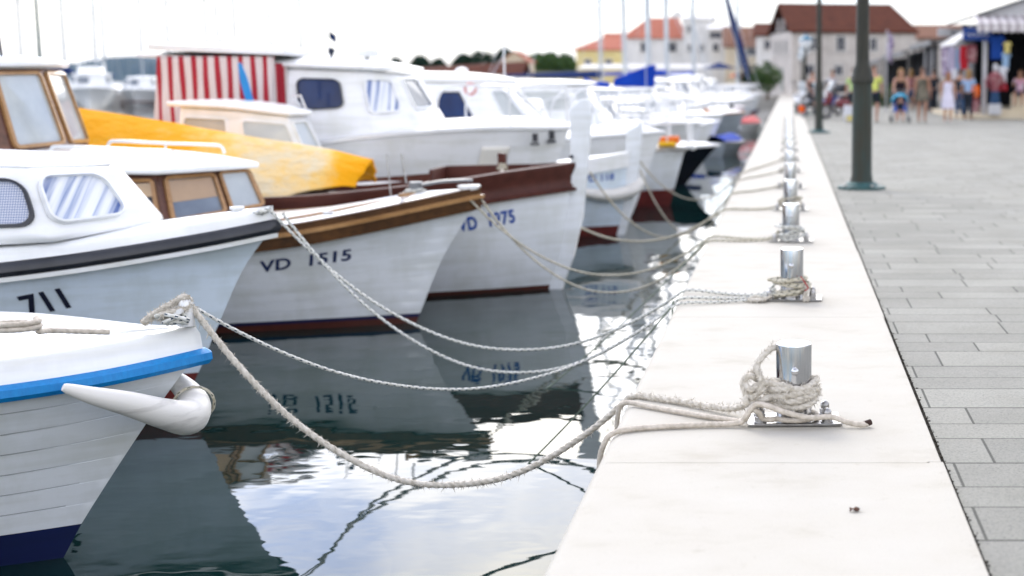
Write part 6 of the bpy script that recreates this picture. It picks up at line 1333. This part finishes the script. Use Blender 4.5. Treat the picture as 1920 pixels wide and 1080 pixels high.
# ================================================================== MOTORCYCLES
MAT['bikered'] = M_plain('dark_red_paint', (.16, .012, .02), .25, coat=.5); MAT['bikeblack'] = M_plain('black_gloss_paint', (.012, .012, .015), .25, coat=.5); MAT['bikewhite'] = M_plain('white_scooter_paint', (.6, .62, .65), .3, coat=.4); MAT['bikeblue'] = M_plain('blue_scooter_paint', (.02, .05, .25), .3, coat=.4)
def bike(label, X, Y, rz, paint, box=None, shield=True):
    b = empty('motorcycle', (X, Y, 0), rz); tag(b, label, 'motorcycle', 'motorcycles parked by the quay')     # front towards -y
    for y in (-.62, .62):
        m_ = MB(); torus(m_, (0, y, .27), .225, .055, 'x', 22, 8); w_ = m_.build('wheel', 'black', b); m_ = MB(); torus(m_, (0, y, .27), .165, .018, 'x', 18, 5); m_.tube([(-.06, y, .27), (.06, y, .27)], .04, 8)
        for k in range(5): a = 2*PI*k/5; m_.tube([(0, y, .27), (0, y+.16*math.cos(a), .27+.16*math.sin(a))], .012, 5)
        m_.build('rim', 'galv', w_)
    m_ = MB(); m_.tube(spline([(0, -.62, .27), (0, -.50, .62), (0, -.42, .92)], 4), .035, 8); m_.build('fork', 'galv', b)
    m_ = MB(); m_.ball((0, -.50, .72), .17, 14, 10, (.9, .7, 1.5)); m_.ball((0, -.66, .50), .13, 12, 8, (.55, 1.3, .5)); m_.build('front_fairing', paint, b)
    m_ = MB(); m_.ball((0, .10, .52), .20, 14, 10, (.8, 1.8, .9)); m_.ball((0, .52, .66), .15, 14, 10, (.8, 1.8, .8)); m_.build('body', paint, b)
    m_ = MB(); m_.ball((0, .25, .76), .15, 14, 8, (.95, 2.6, .45)); m_.build('seat', 'black', b)
    m_ = MB(); m_.tube(spline([(-.34, -.30, 1.02), (-.15, -.40, 1.0), (0, -.42, .95), (.15, -.40, 1.0), (.34, -.30, 1.02)], 4), .016, 7)
    for s in (-1, 1): m_.tube([(s*.22, -.38, 1.0), (s*.30, -.42, 1.18)], .008, 5); m_.ball((s*.31, -.42, 1.21), .055, 10, 6, (1.1, .35, .8))
    m_.build('handlebar', 'black', b)
    m_ = MB(); m_.ball((0, -.64, .80), .075, 12, 8, (1, .6, 1)); m_.build('headlight', 'milk', b)
    if shield: m_ = MB(); m_.grid(lambda u, v: ((u-.5)*.32*(1-.3*v), -.58+.16*v+.25*(u-.5)**2, .92+.32*v), 8, 6); m_.build('windshield', 'gpale', b, solid=.006)
    if box: m_ = MB(); m_.box(-.20, .20, .62, .98, .84, 1.16); m_.build('top_box', box, b, bevel=.06, seg=3)
    m_ = MB(); m_.tube([(.14, .20, .28), (.15, .75, .36)], .045, 8); m_.build('exhaust', 'galv', b)
    m_ = MB(); m_.tube([(-.08, .15, .3), (-.20, .25, .0)], .014, 6); m_.build('side_stand', 'galv', b)
bike('dark red motorcycle with black top box beside the near lamp post', px_x(1578, 48.2), 48.6, R_(-62), 'bikered', 'black')
bike('black motorcycle with the seated rider near the coping', px_x(1521, 50), 50.2, R_(25), 'bikeblack', None)
bike('white scooter closest to the coping with round mirrors', px_x(1500, 53), 53.6, R_(12), 'bikewhite', None)
bike('blue scooter behind the dark red motorcycle', px_x(1552, 52), 52.4, R_(-40), 'bikeblue', 'black')
bike('second dark red scooter, half hidden behind the slim lamp post', px_x(1540, 56), 56.2, R_(-20), 'bikered', None)
mb = MB(); mb.ball((px_x(1503, 49.5), 49.4, .30), .12, 12, 8, (1.0, 1, 1.1)); tag(mb.build('orange_helmet', 'c_orange'), 'orange helmet shaped bundle low beside the black motorcycle', 'helmet')

# ================================================================== AIR
hm = bpy.data.materials.new('pale_haze'); hm.use_nodes = True; ht = hm.node_tree; ht.nodes.clear()
ho = ht.nodes.new('ShaderNodeOutputMaterial'); hv = ht.nodes.new('ShaderNodeVolumePrincipled'); hv.inputs['Color'].default_value = (.25, .50, 1.0, 1); hv.inputs['Density'].default_value = .00002; hv.inputs['Anisotropy'].default_value = .2
ht.links.new(hv.outputs[0], ho.inputs['Volume'])
mb = MB(); mb.box(-6300, 480, -80, 9200, -6, 160); tag(mb.build('haze', hm, smooth=False), kind='stuff')
